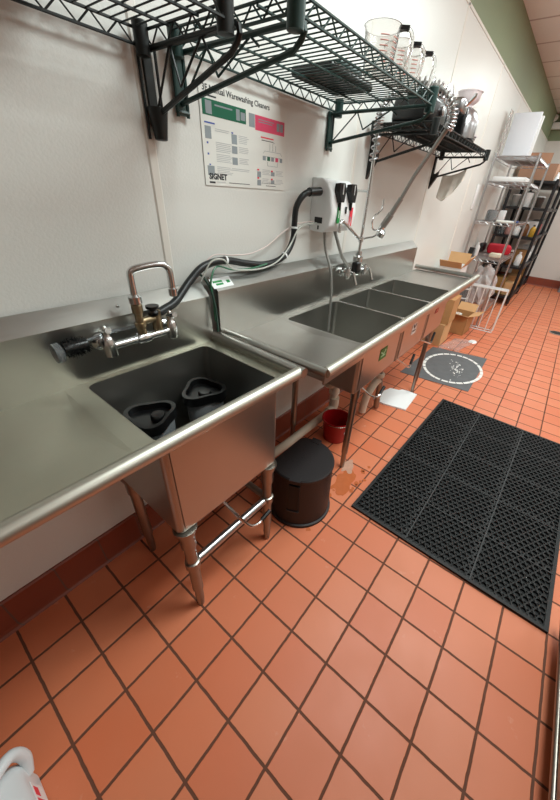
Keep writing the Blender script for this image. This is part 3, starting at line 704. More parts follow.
# dark things on the green shelf
t = thing('storage_tray', 'dark plastic tray lying on the green shelf beside the measuring jugs', 'tray', (1.50, -.22, 1.738))
MB().rbox((1.55, -.15, 1.755), (.30, .18, .03), .012).build('base', blackp, t); MB().rbox((1.58, -.15, 1.785), (.16, .12, .03), .012).build('lid', greenm, t)
t = thing('shelf_caddy', 'small black box lying near the left end of the nearest wire shelf', 'box', (.60, -.10, 1.7205))
MB().rbox((.60, -.10, 1.7455), (.10, .09, .05), .008).build('body', blackp, t); MB().rbox((.60, -.10, 1.7765), (.11, .10, .012), .005).build('lid', blackp, t)
def measuring_jug(x, y, z, r, h, label, hang=-1.0):
    t = thing('measuring_jug', label, 'measuring jug', (x, y, z), 'clear measuring jugs on the green shelf')
    prof = [(.001, .003), (r*.80, .003), (r*.83, .006), (r, h-.004), (r+.004, h), (r+.001, h), (r*.97, h-.006), (r*.79, .009), (.001, .008)]
    MB().lathe(prof, (x, y, z), 28).build('cup', clear, t)
    c, s = cos(hang), sin(hang)
    hp_ = smoothpath([(x+c*(r-.002), y+s*(r-.002), z+h-.006), (x+c*(r+.022), y+s*(r+.022), z+h-.003), (x+c*(r+.04), y+s*(r+.04), z+h-.02), (x+c*(r+.041), y+s*(r+.041), z+h*.5), (x+c*(r+.032), y+s*(r+.032), z+h*.12)], 5)
    hb = MB().tube(hp_, .0065, 8).build('handle', clear, t)
    MB().obox((x+c*(r+.012), y+s*(r+.012), z+h-.002), (.03, .018, .010), rz=hang).build('handle_tab', blackp, hb)
    g = MB()
    for k in range(6):
        zz = z+h*(.22+.1*k); rr = r*(.83+.17*(zz-z)/h)+.0012
        for (a0, a1) in ((-1.9, -1.9+(.55 if k % 2 else .35)),):
            seg = [(x+rr*cos(a0+(a1-a0)*i/5), y+rr*sin(a0+(a1-a0)*i/5), zz) for i in range(6)]
            g.tube(seg, .0014, 4)
        a0 = -2.7
        seg = [(x+rr*cos(a0+.5*i/5), y+rr*sin(a0+.5*i/5), zz) for i in range(6)]; g.tube(seg, .0014, 4)
    g.build('red_graduations', mat('graduation_red', '#c98a80', .5), t)
measuring_jug(1.50, -.355, 1.737, .056, .115, 'largest clear measuring jug, leftmost on the green shelf')
measuring_jug(1.612, -.365, 1.737, .046, .105, 'middle clear measuring jug on the green shelf')
measuring_jug(1.71, -.375, 1.737, .043, .105, 'rightmost clear measuring jug at the end of the green shelf')

# things on the black shelf
zb3 = 1.7196
j = thing('citrus_juicer', 'chrome domed citrus juicer with clear bowl on the black lined shelf', 'juicer', (2.955, -.24, zb3))
MB().lathe([(.085, 0), (.088, .006), (.088, .02), (.075, .026)], (2.955, -.24, zb3), 28).build('base', blackp, j)
MB().lathe([(.068, .024), (.082, .03), (.084, .09), (.078, .13), (.060, .165), (.035, .18), (.012, .184)], (2.955, -.24, zb3), 32).build('dome', chrome_wire, j)
MB().lathe([(.03, .18), (.032, .19), (.045, .198), (.062, .215), (.070, .25), (.074, .25), (.073, .256), (.067, .253), (.058, .22), (.042, .203), (.02, .198)], (2.93, -.24, zb3), 28).build('bowl', pinkclear, j)
MB().rbox((2.86, -.245, zb3+.09), (.05, .06, .17), .012).build('housing', blackp, j)
b = thing('can_opener', 'grey and black metal machine standing left of the chrome juicer', 'appliance', (2.69, -.22, zb3))
MB().rbox((2.69, -.22, zb3+.012), (.20, .16, .024), .008).build('base', chrome_wire, b); MB().rbox((2.67, -.18, zb3+.10), (.09, .07, .16), .015).build('column', blackp, b); MB().rbox((2.71, -.25, zb3+.15), (.11, .10, .07), .02).build('head', chrome_wire, b); MB().tube([(2.71, -.30, zb3+.15), (2.71, -.34, zb3+.19), (2.71, -.34, zb3+.20)], .009, 8).build('crank', chrome, b)
b = thing('commercial_blender', 'black motor base at the left end of the black lined shelf', 'appliance', (2.28, -.20, zb3))
MB().rbox((2.30, -.20, zb3+.055), (.22, .22, .11), .025).build('base', blackp, b); MB().rbox((2.30, -.20, zb3+.128), (.13, .13, .036), .015).build('coupling_pad', rubber, b); MB().lathe([(.018, 0), (.018, .012), (.012, .016)], (2.30, -.311, zb3+.06), 14, Matrix.Rotation(PI/2, 3, 'X')).build('dial', chrome_wire, b)
b = thing('food_slicer', 'dark appliance with a grey disc between the motor base and the grey machine', 'appliance', (2.50, -.20, zb3))
MB().rbox((2.50, -.20, zb3+.04), (.13, .20, .08), .02).build('base', blackp, b); MB().lathe([(.07, 0), (.075, .008), (.05, .018), (.01, .022)], (2.49, -.26, zb3+.13), 24, Matrix.Rotation(PI/2, 3, 'X')).build('disc', chrome_wire, b); MB().rbox((2.50, -.19, zb3+.13), (.06, .10, .11), .015).build('arm', blackp, b)
for i, (x, y, r, h, lb) in enumerate(((3.20, -.22, .05, .07, 'stacked clear plastic tub right of the chrome juicer'), (3.28, -.13, .045, .10, 'taller clear plastic cup at the far end of the black lined shelf'))):
    t = thing('plastic_tub', lb, 'tub', (x, y, zb3), 'clear tubs on the black lined shelf')
    MB().lathe([(.001, .002), (r*.8, .002), (r, h), (r+.004, h), (r*1.0, h-.004), (r*.78, .006), (.001, .005)], (x, y, zb3), 24).build('cup', clear, t)
    MB().lathe([(r+.006, 0), (r+.006, .008), (r*.8, .010), (.001, .010)], (x, y, zb3+h), 24).build('lid', pinkclear, t)

# rag hanging on the right bracket
g = MB(); nx, nz = 14, 14
for j_ in range(nz+1):
    for i in range(nx+1):
        u, v = i/nx, j_/nz
        y = -.085-.17*u; z = 1.572+.045*u-.02*sin(u*PI) - v*(.15+.02*sin(u*7)) * (1-.55*max(0, u-.6)/.4)
        x = 3.272 - .012*sin(u*14+v*2)*(.3+v) - .01*v
        g.v.append((x, y, z))
for j_ in range(nz):
    for i in range(nx): g.f.append((j_*(nx+1)+i, j_*(nx+1)+i+1, (j_+1)*(nx+1)+i+1, (j_+1)*(nx+1)+i)); g.sm.append(True)
o = tag(g.build('cleaning_rag', tan, origin=(3.27, -.17, 1.57)), 'tan cleaning rag hanging from the far bracket of the black shelf', 'rag')
o.modifiers.new('cloth', 'SOLIDIFY').thickness = .003

# ------------------------------------------------------------------ on the floor
# rubber mat
def drain_mat(x0, x1, y0, y1, h=.014):
    g = MB(); px, py = .0272, .0312; nx = int((x1-x0-.03)/px); ny = int((y1-y0-.03)/py)
    px = (x1-x0-.03)/nx; py = (y1-y0-.03)/(ny+.5)
    k = 10; zt = h; zb = .003
    secx = {round(nx*i/5) for i in range(1, 5)}; secy = {round(ny/3), round(2*ny/3)}
    for i in range(nx):
        for j in range(ny):
            cx = x0+.015+(i+.5)*px; cy = y0+.015+(j+.5+(.5 if i % 2 else 0))*py
            rad = .0114
            if i in secx: rad = .0090
            if j in secy: rad = .0088
            o = len(g.v)
            # hexagonal-ish top cell with round hole
            hx, hy = px/2*1.02, py/2*1.0
            out = []
            for q in range(k):
                a = 2*PI*q/k; c_, s_ = cos(a), sin(a); f_ = min(hx/abs(c_) if abs(c_) > 1e-6 else 9, hy/abs(s_) if abs(s_) > 1e-6 else 9)
                out.append((cx+c_*f_, cy+s_*f_, zt-.0016))
            inn = [(cx+rad*cos(2*PI*q/k), cy+rad*sin(2*PI*q/k), zt) for q in range(k)]
            bot = [(cx+rad*.92*cos(2*PI*q/k), cy+rad*.92*sin(2*PI*q/k), zb) for q in range(k)]
            g.v += out+inn+bot
            for q in range(k):
                q2 = (q+1) % k
                g.f.append((o+q, o+q2, o+k+q2, o+k+q)); g.f.append((o+k+q, o+k+q2, o+2*k+q2, o+2*k+q)); g.sm += [False]*2
            g.f.append(tuple(o+2*k+q for q in range(k))); g.sm.append(False)
    # fill level under the cells and the raised border
    g.box(x0+.004, x1-.004, y0+.004, y1-.004, .0006, .0026)
    for a in ((x0, x0+.016, y0, y1), (x1-.016, x1, y0, y1)): g.box(a[0], a[1], a[2], a[3], .0005, zt-.001)
    for a in ((y0, y0+.016), (y1-.016, y1)): g.box(x0+.016, x1-.016, a[0], a[1], .0005, zt-.001)
    return g
mt = thing('drainage_mat', 'large black rubber drainage mat with rows of holes on the tiles', 'mat', (1.284, -.682, 0))
drain_mat(1.284, 2.750, -1.588, -.682).build('holed_rubber', rubber, mt, recalc=False)
ribm = mat('rubber_rib', '#2c2c2d', .6)
for j_ in (1, 2):
    y = -1.588+.906*j_/3; MB().box(1.292, 2.742, y-.0028, y+.0028, .0115, .0152).build('divider_rib', ribm, mt)
for i in range(1, 5):
    x = 1.284+1.466*i/5; MB().box(x-.0018, x+.0018, -1.58, -.69, .0115, .0146).build('cross_rib', ribm, mt)
mt.rotation_euler.z = math.radians(-1.5)

# grey square mat with a taped white circle
def thin_poly(pts, z0, z1): return MB().prism(pts, z0, z1, 'xy')
t = thing('floor_decal', 'flat grey square floor mat with a broken white circle painted on it', 'mat', (3.45, -.55, 0))
thin_poly([(2.97, -.245), (3.05, -.854), (3.957, -.831), (3.84, -.278)], .0006, .004).build('sheet', greymat, t)
g = MB(); k = 26
for i in range(k):
    a0 = 2*PI*i/k; a1 = a0+2*PI/k*random.uniform(.72, .95); rx, ry = .355, .265; w_ = .028
    pts = []
    for a in (a0, (a0+a1)/2, a1): pts.append((3.45+(rx+w_/2)*cos(a), -.605+(ry+w_/2)*sin(a)))
    for a in (a1, (a0+a1)/2, a0): pts.append((3.45+(rx-w_/2)*cos(a), -.605+(ry-w_/2)*sin(a)))
    g.prism(pts, .004, .0052, 'xy')
g.build('white_ring', white_paint, t)
g = MB()
for i in range(60):
    x = 3.42+random.gauss(0, .10); y = -.645+random.gauss(0, .03)+(x-3.42)*.2; s_ = random.uniform(.004, .014)
    g.prism([(x+s_*random.uniform(.6, 1.4)*cos(a), y+s_*.6*sin(a)) for a in [q*PI/3 for q in range(6)]], .004, .0046, 'xy')
g.build('worn_paint', white_paint, t)

# clear plastic sheet on floor
def crumple(x0, x1, y0, y1, nx, ny, zf):
    g = MB()
    for j_ in range(ny+1):
        for i in range(nx+1):
            u, v = i/nx, j_/ny; g.v.append((x0+(x1-x0)*u+.03*sin(5*v), y0+(y1-y0)*v+.03*sin(4*u+1), zf(u, v)))
    for j_ in range(ny):
        for i in range(nx): g.f.append((j_*(nx+1)+i, j_*(nx+1)+i+1, (j_+1)*(nx+1)+i+1, (j_+1)*(nx+1)+i)); g.sm.append(True)
    return g
o = crumple(3.88, 4.34, -.57, -.36, 30, 24, lambda u, v: .003+.010*abs(sin(9*u+3*v))*abs(sin(7*v+2*u))).build('plastic_sheet', film, origin=(4.1, -.35, 0))
tag(o, 'crumpled clear plastic film on the floor beyond the grey mat', 'plastic film')
o = MB().lathe([(.001, .0006), (.055, .0006), (.057, .002), (.055, .003), (.001, .003)], (4.37, -.585, 0), 28, None, 1.25, .8).build('floor_label', whitep, origin=(4.37, -.585, 0)); tag(o, 'small white oval label lying on the floor tiles', 'label')
t = thing('floor_drain', 'dark round floor drain cover set in the tiles at the right edge', 'drain', (5.62, -1.38, 0))
MB().lathe([(.08, .0004), (.08, .004), (.07, .006), (.001, .006)], (5.62, -1.38, 0), 28).build('cover', rubber, t); MB().lathe([(.08, .0004), (.09, .0008), (.09, .003), (.08, .005)], (5.62, -1.38, 0), 28).build('rim_ring', steel_leg, t)

# black step stool
def lathe_d(prof, c, yflat, n=40):
    vs = []; fs = []
    for r, z in prof:
        for j_ in range(n):
            a = 2*PI*j_/n; vs.append((c[0]+r*cos(a), c[1]+min(r*sin(a), yflat*r/.15), z))
    for i in range(len(prof)-1):
        for j_ in range(n): fs.append((i*n+j_, i*n+(j_+1) % n, (i+1)*n+(j_+1) % n, (i+1)*n+j_))
    fs.append(tuple(reversed(range(n)))); fs.append(tuple((len(prof)-1)*n+j_ for j_ in range(n)))
    return MB().add(vs, fs, True)
sx_, sy_ = 1.130, -.445
t = thing('step_stool', 'round black plastic step stool on the floor between the two sinks', 'stool', (sx_, sy_, 0))
lathe_d([(.166, 0), (.168, .006), (.166, .014), (.158, .018), (.151, .295), (.153, .303)], (sx_, sy_), .095).build('body', blackp2, t)
lathe_d([(.153, .301), (.156, .305), (.156, .313), (.150, .319), (.146, .319)], (sx_, sy_), .095).build('top', blackp2, t)
for a in (-2.72, .15):
    c, s = cos(a), sin(a); cx, cy = sx_+.149*c, sy_+.149*s
    hd_ = MB().obox((cx, cy, .20), (.022, .05, .17), rz=a).build('hand_slot', mat('slot_black', '#050505', .6), t)
    MB().obox((cx+.006*c, cy+.006*s, .112), (.02, .058, .012), rz=a).build('slot_lip', blackp2, hd_)
    MB().obox((cx-.004*c, cy-.004*s, .311), (.035, .05, .02), rz=a).build('grip_notch', blackp2, hd_)
g = MB()
for (dx, dy) in ((0, 0), (.05, .03), (-.05, .02)): g.lathe([(.004, .3186), (.004, .3196)], (sx_+dx, sy_+dy, 0), 8)
g.build('rubber_studs', rubber, t)

# red bucket
t = thing('sanitizer_bucket', 'small red plastic bucket on the floor behind the leg of the three bowl sink', 'bucket', (1.72, -.295, 0))
MB().lathe([(.075, 0), (.078, .004), (.092, .150), (.099, .152), (.099, .165), (.093, .165), (.074, .008), (.001, .006)], (1.72, -.295, 0), 32).build('pail', redp, t)
a0 = -1.75; g = MB(); g.add([(1.72+r*cos(a), -.295+r*sin(a), z) for r, z in ((.0893, .085), (.0912, .10)) for a in (a0-.2, a0-.1, a0, a0+.1, a0+.2)], [(i, i+1, i+6, i+5) for i in range(4)]); lb = g.build('white_lettering', whitep, t); lb.modifiers.new('th', 'SOLIDIFY').thickness = .001
MB().tube([(1.72+.101*cos(a), -.295+.101*sin(a)-.015*sin(a)*0, .156) for a in [PI+PI*i/16 for i in range(17)]], .0022, 6).build('handle', steel_leg, t)

# white drain piping under the three bowl sink
t = thing('drain_pipe', 'white drain pipe along the wall under the sinks with an elbow rising to a bowl', 'pipe', (1.7, -.1, 0))
MB().tube([(1.02, -.16, .11), (1.35, -.162, .09), (1.86, -.164, .09)], .026, 14).build('horizontal_run', pvc, t)
MB().tube(smoothpath([(1.82, -.164, .09), (1.87, -.164, .097), (1.89, -.164, .13), (1.885, -.165, .19)], 5), .034, 14).build('elbow', pvc, t)
MB().tube([(1.885, -.155, .18), (1.86, -.18, .33), (1.85, -.2, .56)], .026, 14).build('riser', pvc, t)
MB().lathe([(.03, 0), (.037, .004), (.037, .03), (.03, .034)], (1.883, -.158, .22), 14).build('coupling', pvc, t)
MB().tube(smoothpath([(1.605, -.30, .52), (1.605, -.285, .46), (1.66, -.22, .42), (1.78, -.19, .39), (1.856, -.188, .385)], 5), .02, 12).build('branch', pvc, t)
t = thing('trap_pipe', 'grey white drain pipe going down to the floor under the middle sink bowl', 'pipe', (2.22, -.33, 0))
MB().tube([(2.10, -.31, .515), (2.20, -.33, .36), (2.235, -.345, .20), (2.24, -.35, .014)], .022, 14).build('tail', steel_leg, t); MB().tube(smoothpath([(2.215, -.335, .27), (2.18, -.32, .24), (2.12, -.31, .17), (2.10, -.305, .10), (2.10, -.30, .02)], 5), .028, 14).build('trap', pvc, t); MB().lathe([(.03, 0), (.034, .004), (.034, .03), (.03, .034)], (2.213, -.335, .29), 14).build('coupling', pvc, t)
t = thing('cutting_board', 'white plastic board lying flat on the floor under the three bowl sink', 'board', (2.55, -.42, 0))
thin_poly([(2.33, -.37), (2.37, -.545), (2.662, -.528), (2.664, -.45), (2.65, -.40), (2.62, -.38), (2.60, -.31), (2.45, -.27), (2.34, -.28)], .0006, .012).build('slab', whitep, t)

# scum spot and drips near the leg
scum = mat('mineral_scum', '#b98d78', .7, 0, noise=.25, nscale=60)
g = MB(); pts = [(1.53+.055*(1+.25*sin(3*a+1)+.15*sin(7*a))*cos(a), -.515+.038*(1+.3*sin(2*a)+.15*sin(5*a))*sin(a)) for a in [2*PI*i/36 for i in range(36)]]
o = g.prism(pts, .0003, .0011, 'xy').build('scum_patch', scum, origin=(1.53, -.515, 0)); tag(o, 'pale mineral scum patch around the front leg foot of the three bowl sink', 'stain')
wet = mat('wet_film', '#b9653d', .22, 0, noise=.15, nscale=30)
g = MB(); pts = [(1.40+.10*(1+.22*sin(3*a+2)+.12*sin(8*a))*cos(a), -.56+.06*(1+.3*sin(2*a+1)+.1*sin(6*a))*sin(a)) for a in [2*PI*i/40 for i in range(40)]]
g.prism(pts, .0003, .0009, 'xy')
for i in range(26):
    x = 1.42+random.gauss(0, .16); y = -.60+random.gauss(0, .035); s_ = random.uniform(.006, .016)
    if y > -.68: g.prism([(x+s_*random.uniform(.7, 1.3)*cos(a), y+s_*random.uniform(.7, 1.3)*sin(a)) for a in [q*PI/4 for q in range(8)]], .0003, .0008, 'xy')
o = g.build('water_spill', wet, origin=(1.4, -.56, 0)); tag(o, 'orange brown wet spill and drips beside the stool and the mat corner', 'spill', kind='stuff')

# white jug at the lower left
t = thing('plastic_jug', 'translucent white plastic jug with red label at the lower left floor', 'jug', (-.11, -.55, 0))
JC = (-.158, -.535)
def rr_loop(hx, hy, r, z, k=6): return [(JC[0]+x, JC[1]+y, z) for x, y in rrect(-hx, hx, -hy, hy, r, k)]
lv = [(.068, .075, .02, 0), (.075, .082, .025, .006), (.077, .084, .028, .12), (.072, .08, .03, .14), (.055, .06, .03, .17), (.03, .032, .02, .195), (.02, .021, .018, .205), (.02, .021, .018, .215)]
vs = []; fs = []; k = len(rr_loop(.1, .1, .02, 0))
for l_ in lv: vs += rr_loop(*l_)
for i in range(len(lv)-1):
    for j_ in range(k): fs.append((i*k+j_, i*k+(j_+1) % k, (i+1)*k+(j_+1) % k, (i+1)*k+j_))
fs.append(tuple(reversed(range(k)))); fs.append(tuple((len(lv)-1)*k+j_ for j_ in range(k)))
milk = mat('milky_plastic', '#dfe4e6', .3, 0, trans=.15)
MB().add(vs, fs, True).build('body', milk, t)
MB().lathe([(.022, 0), (.024, .002), (.024, .02), (.02, .023), (.001, .023)], (JC[0], JC[1], .213), 20).build('cap', whitep, t)
MB().tube(smoothpath([(JC[0]+.012, JC[1]+.014, .20), (JC[0]+.045, JC[1]+.045, .205), (JC[0]+.078, JC[1]+.07, .185), (JC[0]+.088, JC[1]+.07, .13), (JC[0]+.074, JC[1]+.055, .08)], 5), .014, 12).build('handle', milk, t)
MB().box(JC[0]-.055, JC[0]+.055, JC[1]-.0855, JC[1]-.0845, .03, .11).build('label', whitep, t)
MB().box(JC[0]+.0772, JC[0]+.0780, JC[1]-.06, JC[1]+.02, .03, .11).build('label', whitep, t)
MB().box(JC[0]+.0780, JC[0]+.0786, JC[1]-.05, JC[1]-.02, .05, .10).box(JC[0]+.0780, JC[0]+.0786, JC[1]-.012, JC[1]+.01, .07, .10).build('red_print', labelred, t)

# stainless equipment at the right edge
t = thing('undercounter_refrigerator', 'stainless equipment base whose lower edge shows at the bottom right', 'refrigerator', (.55, -1.9, 0))
YE = -1.600
MB().box(-.15, 1.31, YE-.66, YE-.03, .10, .84).build('body', steel, t)
MB().box(-.12, 1.30, YE-.62, YE-.06, .03, .10).build('toe_kick', blackp, t)
for x in (.0, 1.2):
    for y in (YE-.58, YE-.1): MB().lathe([(.022, 0), (.022, .012), (.012, .014), (.012, .035)], (x, y, 0), 14).build('foot', steel_leg, t)
MB().rbox((.215, YE-.013, .47), (.71, .034, .70), .006).build('door', steel, t); MB().rbox((.945, YE-.013, .47), (.70, .034, .70), .006).build('door', steel, t)
MB().tube([(-.15, YE+.0, .10), (1.31, YE+.0, .10)], .011, 12).build('bottom_rail', steel_leg, t)
MB().box(-.16, 1.34, YE-.68, YE-.012, .84, .88).build('worktop', steel, t)

# ------------------------------------------------------------------ boxes beyond the sink
def carton(cx, cy, z0, sx, sy, h, rz, label, flaps=None, m=cardb, group='cardboard boxes beyond the sink', side=None):
    t = thing('cardboard_box', label, 'box', (cx, cy, z0), group)
    th = .006; g = MB()
    R_ = Matrix.Rotation(rz, 3, 'Z')
    def P(x, y, z): v = R_ @ Vector((x, y, 0)); return Vector((cx+v.x, cy+v.y, z0+z))
    def panel(mb, c, s): mb.obox(P(*c), s, rz)
    if flaps is None:
        panel(g, (0, 0, h/2), (sx, sy, h)); g.build('body', m, t)
        tp = MB(); panel(tp, (0, 0, h+.0008), (sx, .05, .001)); tp.build('tape', mat('packing_tape', '#c7ad86', .3), t)
    else:
        panel(g, (0, 0, th/2), (sx, sy, th))
        panel(g, (sx/2-th/2, 0, h/2), (th, sy, h)); panel(g, (-sx/2+th/2, 0, h/2), (th, sy, h))
        panel(g, (0, sy/2-th/2, h/2), (sx, th, h)); panel(g, (0, -sy/2+th/2, h/2), (sx, th, h))
        g.build('body', side or m, t)
        for k, ang in flaps.items():
            # ang = outward tilt from vertical
            q = MB(); L = (sy if k in 'lr' else sx)*.0 + min(sx, sy)*.5
            c_, s_ = cos(ang), sin(ang)
            if k == 'r': pts = [(sx/2, -sy/2, h), (sx/2, sy/2, h), (sx/2+L*s_, sy/2, h+L*c_), (sx/2+L*s_, -sy/2, h+L*c_)]
            if k == 'l': pts = [(-sx/2, -sy/2, h), (-sx/2, sy/2, h), (-sx/2-L*s_, sy/2, h+L*c_), (-sx/2-L*s_, -sy/2, h+L*c_)]
            if k == 'b': pts = [(-sx/2, sy/2, h), (sx/2, sy/2, h), (sx/2, sy/2+L*s_, h+L*c_), (-sx/2, sy/2+L*s_, h+L*c_)]
            if k == 'f': pts = [(-sx/2, -sy/2, h), (sx/2, -sy/2, h), (sx/2, -sy/2-L*s_, h+L*c_), (-sx/2, -sy/2-L*s_, h+L*c_)]
            q.add([P(*p_) for p_ in pts], [(0, 1, 2, 3)])
            fl = q.build('flap', cardb2, t); fl.modifiers.new('th', 'SOLIDIFY').thickness = .005
    return t
carton(4.63, -.325, 0, .28, .22, .24, -.05, 'open cardboard box with spread flaps on the floor in front of the white wire stand', {'r': .75, 'b': .25, 'f': 1.2, 'l': 1.3}, cardb)
carton(4.05, -.215, 0, .30, .21, .25, 0, 'light cardboard box on the floor just beyond the third sink bowl', None, cardb2)
carton(4.08, -.215, .2520, .30, .23, .27, .03, 'closed cardboard box stacked on the light box beyond the sink', None, cardb)
carton(4.10, -.18, .5240, .30, .22, .16, -.03, 'cardboard box, third up in the stack behind the sink end', None, cardb)
carton(4.18, -.16, .6860, .34, .22, .14, .05, 'white open carton with brown flaps on top of the stack behind the sink end', {'l': .9, 'r': .2, 'f': .5}, cardb2, side=whitep)
# brown bottle neck / rolled paper in the open box
t = thing('paper_roll', 'small pale paper roll standing in the open box on the floor', 'roll', (4.57, -.29, .007))
MB().lathe([(.02, 0), (.045, .0), (.045, .23), (.02, .23)], (4.57, -.29, .007), 20).build('roll', paper, t); MB().lathe([(.012, 0), (.019, 0), (.019, .231), (.012, .231)], (4.57, -.29, .007), 16).build('core', cardb, t)

# white wire stand
t = thing('wire_stand', 'white wire stand standing on the floor beside the open cardboard box', 'stand', (4.93, -.48, 0))
X0, X1, Y0, Y1, H = 4.885, 4.985, -.69, -.27, .53
wm = mat('white_wire', '#dedcda', .4)
g = MB()
for i in range(6):
    y = Y0+(Y1-Y0)*i/5; g.tube([(X0, y, .008), (X0, y, H)], .006, 8)
g.build('front_rods', wm, t)
g = MB()
for i in (0, 5):
    y = Y0+(Y1-Y0)*i/5; g.tube([(X1, y, .006), (X1, y, H)], .006, 8)
g.build('back_rods', wm, t)
for z in (.007, H): MB().tube([(X0, Y0, z), (X0, Y1, z), (X1, Y1, z), (X1, Y0, z)], .007, 8, closed=True).build('frame_ring', wm, t)
MB().box(X0, X1, Y0, Y1, H+.005, H+.011).build('top_panel', mat('clear_panel', '#e4e2e2', .3, trans=.35), t)

# ------------------------------------------------------------------ chrome shelving unit
def shelving(label, x0, x1, y0, y1, levels, top, m, wire=True, group=None, name='shelving_unit', pr=.0127):
    t = thing(name, label, 'shelving unit', ((x0+x1)/2, (y0+y1)/2, 0), group)
    for x in (x0, x1):
        for y in (y0, y1):
            ps = MB().tube([(x, y, .03), (x, y, top)], pr, 10).build('post', m, t)
            MB().lathe([(.018, 0), (.018, .01), (.008, .015), (.008, .032)], (x, y, 0), 12).build('foot', m, ps)
    for z in levels:
        g = MB()
        if wire:
            n = int((x1-x0)/.03)
            for i in range(1, n): xx = x0+(x1-x0)*i/n; g.tube([(xx, y0, z), (xx, y1, z)], .002, 4, cap=False)
            for yy in (y0+(y1-y0)/3, y0+(y1-y0)*2/3): g.tube([(x0, yy, z-.004), (x1, yy, z-.004)], .003, 5)
            for dz in (0, -.028):
                g.tube([(x0, y0, z+dz), (x1, y0, z+dz), (x1, y1, z+dz), (x0, y1, z+dz)], .004, 6, closed=True)
            for (a, b_) in (((x0, y0), (x1, y0)), ((x0, y1), (x1, y1)), ((x0, y0), (x0, y1)), ((x1, y0), (x1, y1))):
                a = Vector((*a, z)); b_ = Vector((*b_, z)); k = max(4, round((b_-a).length/.04))
                for i in range(k): g.tube([a.lerp(b_, i/k)-Vector((0, 0, .028*(i % 2))), a.lerp(b_, (i+1)/k)-Vector((0, 0, .028*((i+1) % 2)))], .002, 4, cap=False)
        else:
            g.box(x0-.012, x1+.012, y0-.012, y1+.012, z-.035, z-.002)
            g.box(x0-.014, x1+.014, y0-.014, y0-.008, z-.042, z+.004)
        g.build('shelf', m, t)
    return t
CX0, CX1, CY0, CY1 = 5.02, 6.10, -.475, -.045
shelving('chrome wire shelving unit standing by the wall beyond the sink', CX0, CX1, CY0, CY1, (.16, .82, 1.225, 1.625, 1.855), 1.88, chrome_wire)
Z1, Z2, Z3, Z4, Z0 = 1.859, 1.629, 1.229, .824, .164
def bx(name, label, cat, c, s, m, rz=0, r=.006, lid=None, group=None, z=None):
    t = thing(name, label, cat, (c[0], c[1], c[2]), group)
    MB().rbox((c[0], c[1], c[2]+s[2]/2), s, r, 2, rz).build('body', m, t)
    if lid: MB().rbox((c[0], c[1], c[2]+s[2]+.006), (s[0]*1.03, s[1]*1.03, .012), .004, 2, rz).build('lid', lid, t)
    return t
def bottle(label, x, y, z, r, h, m, mc, cat='bottle', group=None, name='bottle'):
    t = thing(name, label, cat, (x, y, z), group)
    MB().lathe([(r*.92, 0), (r, .006), (r, h*.62), (r*.8, h*.74), (r*.36, h*.84), (r*.34, h*.9)], (x, y, z), 16).build('body', m, t)
    MB().lathe([(r*.42, 0), (r*.42, h*.1), (r*.3, h*.11)], (x, y, z+h*.89), 12).build('cap', mc, t)
    return t
def tubv(label, x, y, z, r, h, m, ml, group=None, name='food_tub', cat='tub'):
    t = thing(name, label, cat, (x, y, z), group)
    MB().lathe([(r*.85, 0), (r*.88, .004), (r, h)], (x, y, z), 18).build('body', m, t); MB().lathe([(r*1.05, 0), (r*1.05, .01), (r*.8, .014)], (x, y, z+h), 18).build('lid', ml, t)
    return t
# white boards on top
t = thing('white_lid', 'large white plastic lid standing upright on top of the chrome shelving', 'lid', (5.31, -.19, Z1))
MB().rbox((5.31, -.185, Z1+.2005), (.03, .27, .40), .008).build('panel', whitebright, t)
MB().rbox((5.332, -.185, Z1+.2005), (.012, .255, .385), .004).build('rim', whitep, t)
t = thing('white_lid', 'second white plastic lid right behind the upright one on the chrome shelving', 'lid', (5.40, -.19, Z1))
MB().rbox((5.40, -.20, Z1+.19), (.03, .27, .38), .008).build('panel', whitep, t); MB().rbox((5.42, -.20, Z1+.19), (.012, .25, .36), .004).build('rim', whitebright, t)
o = MB().rbox((5.16, -.045, Z1+.20), (.16, .006, .40), .002, 2).build('clear_panel', film, origin=(5.16, -.045, Z1)); tag(o, 'clear plastic panel leaning on the wall left of the white lids', 'panel')
bx('sheet_tray', 'flat white tray on the second chrome shelf', 'tray', (5.24, -.25, Z2), (.34, .34, .045), whitep)
bx('baking_tin', 'dark brown tin behind the white tray on the second chrome shelf', 'tin', (5.72, -.26, Z2), (.26, .30, .07), mat('dark_tin', '#5c4f42', .5))
t = bx('document_holder', 'clear grey bin standing on the third chrome shelf', 'bin', (5.25, -.17, Z3), (.16, .11, .12), smoky, 0, .02)
bx('paper_stack', 'flat stack of white paper on the third chrome shelf', 'paper', (5.15, -.36, Z3), (.20, .18, .02), paper)
bx('carton', 'narrow white carton right of the grey bin on the third chrome shelf', 'carton', (5.45, -.25, Z3), (.09, .07, .12), whitep)
bx('label_roll_box', 'small blue pack at the front of the third chrome shelf', 'pack', (5.40, -.43, Z3), (.10, .06, .02), mat('blue_pack', '#39508e', .5))
bottle('white squeeze bottle on the fourth chrome shelf', 5.25, -.13, Z4, .03, .16, whitep, whitep)
o = MB().prism([(5.10, Z4), (5.22, Z4), (5.20, Z4+.09), (5.16, Z4+.10)], -.12, -.06, 'xz').build('dustpan', blackp, origin=(5.16, -.09, Z4)); tag(o, 'small black wedge shaped scoop at the wall on the fourth chrome shelf', 'scoop')
bx('napkin_pack', 'cream coloured pack lying at the front of the fourth chrome shelf', 'pack', (5.38, -.35, Z4), (.15, .13, .045), mat('cream_pack', '#d9cdb8', .6))
bx('red_bag', 'folded red fabric bag on the fourth chrome shelf', 'bag', (5.82, -.30, Z4), (.22, .30, .12), redcloth, .2, .04)
bx('black_bag', 'dark bag beside the red one on the fourth chrome shelf', 'bag', (5.75, -.09, Z4), (.22, .08, .12), blackp, 0, .03)
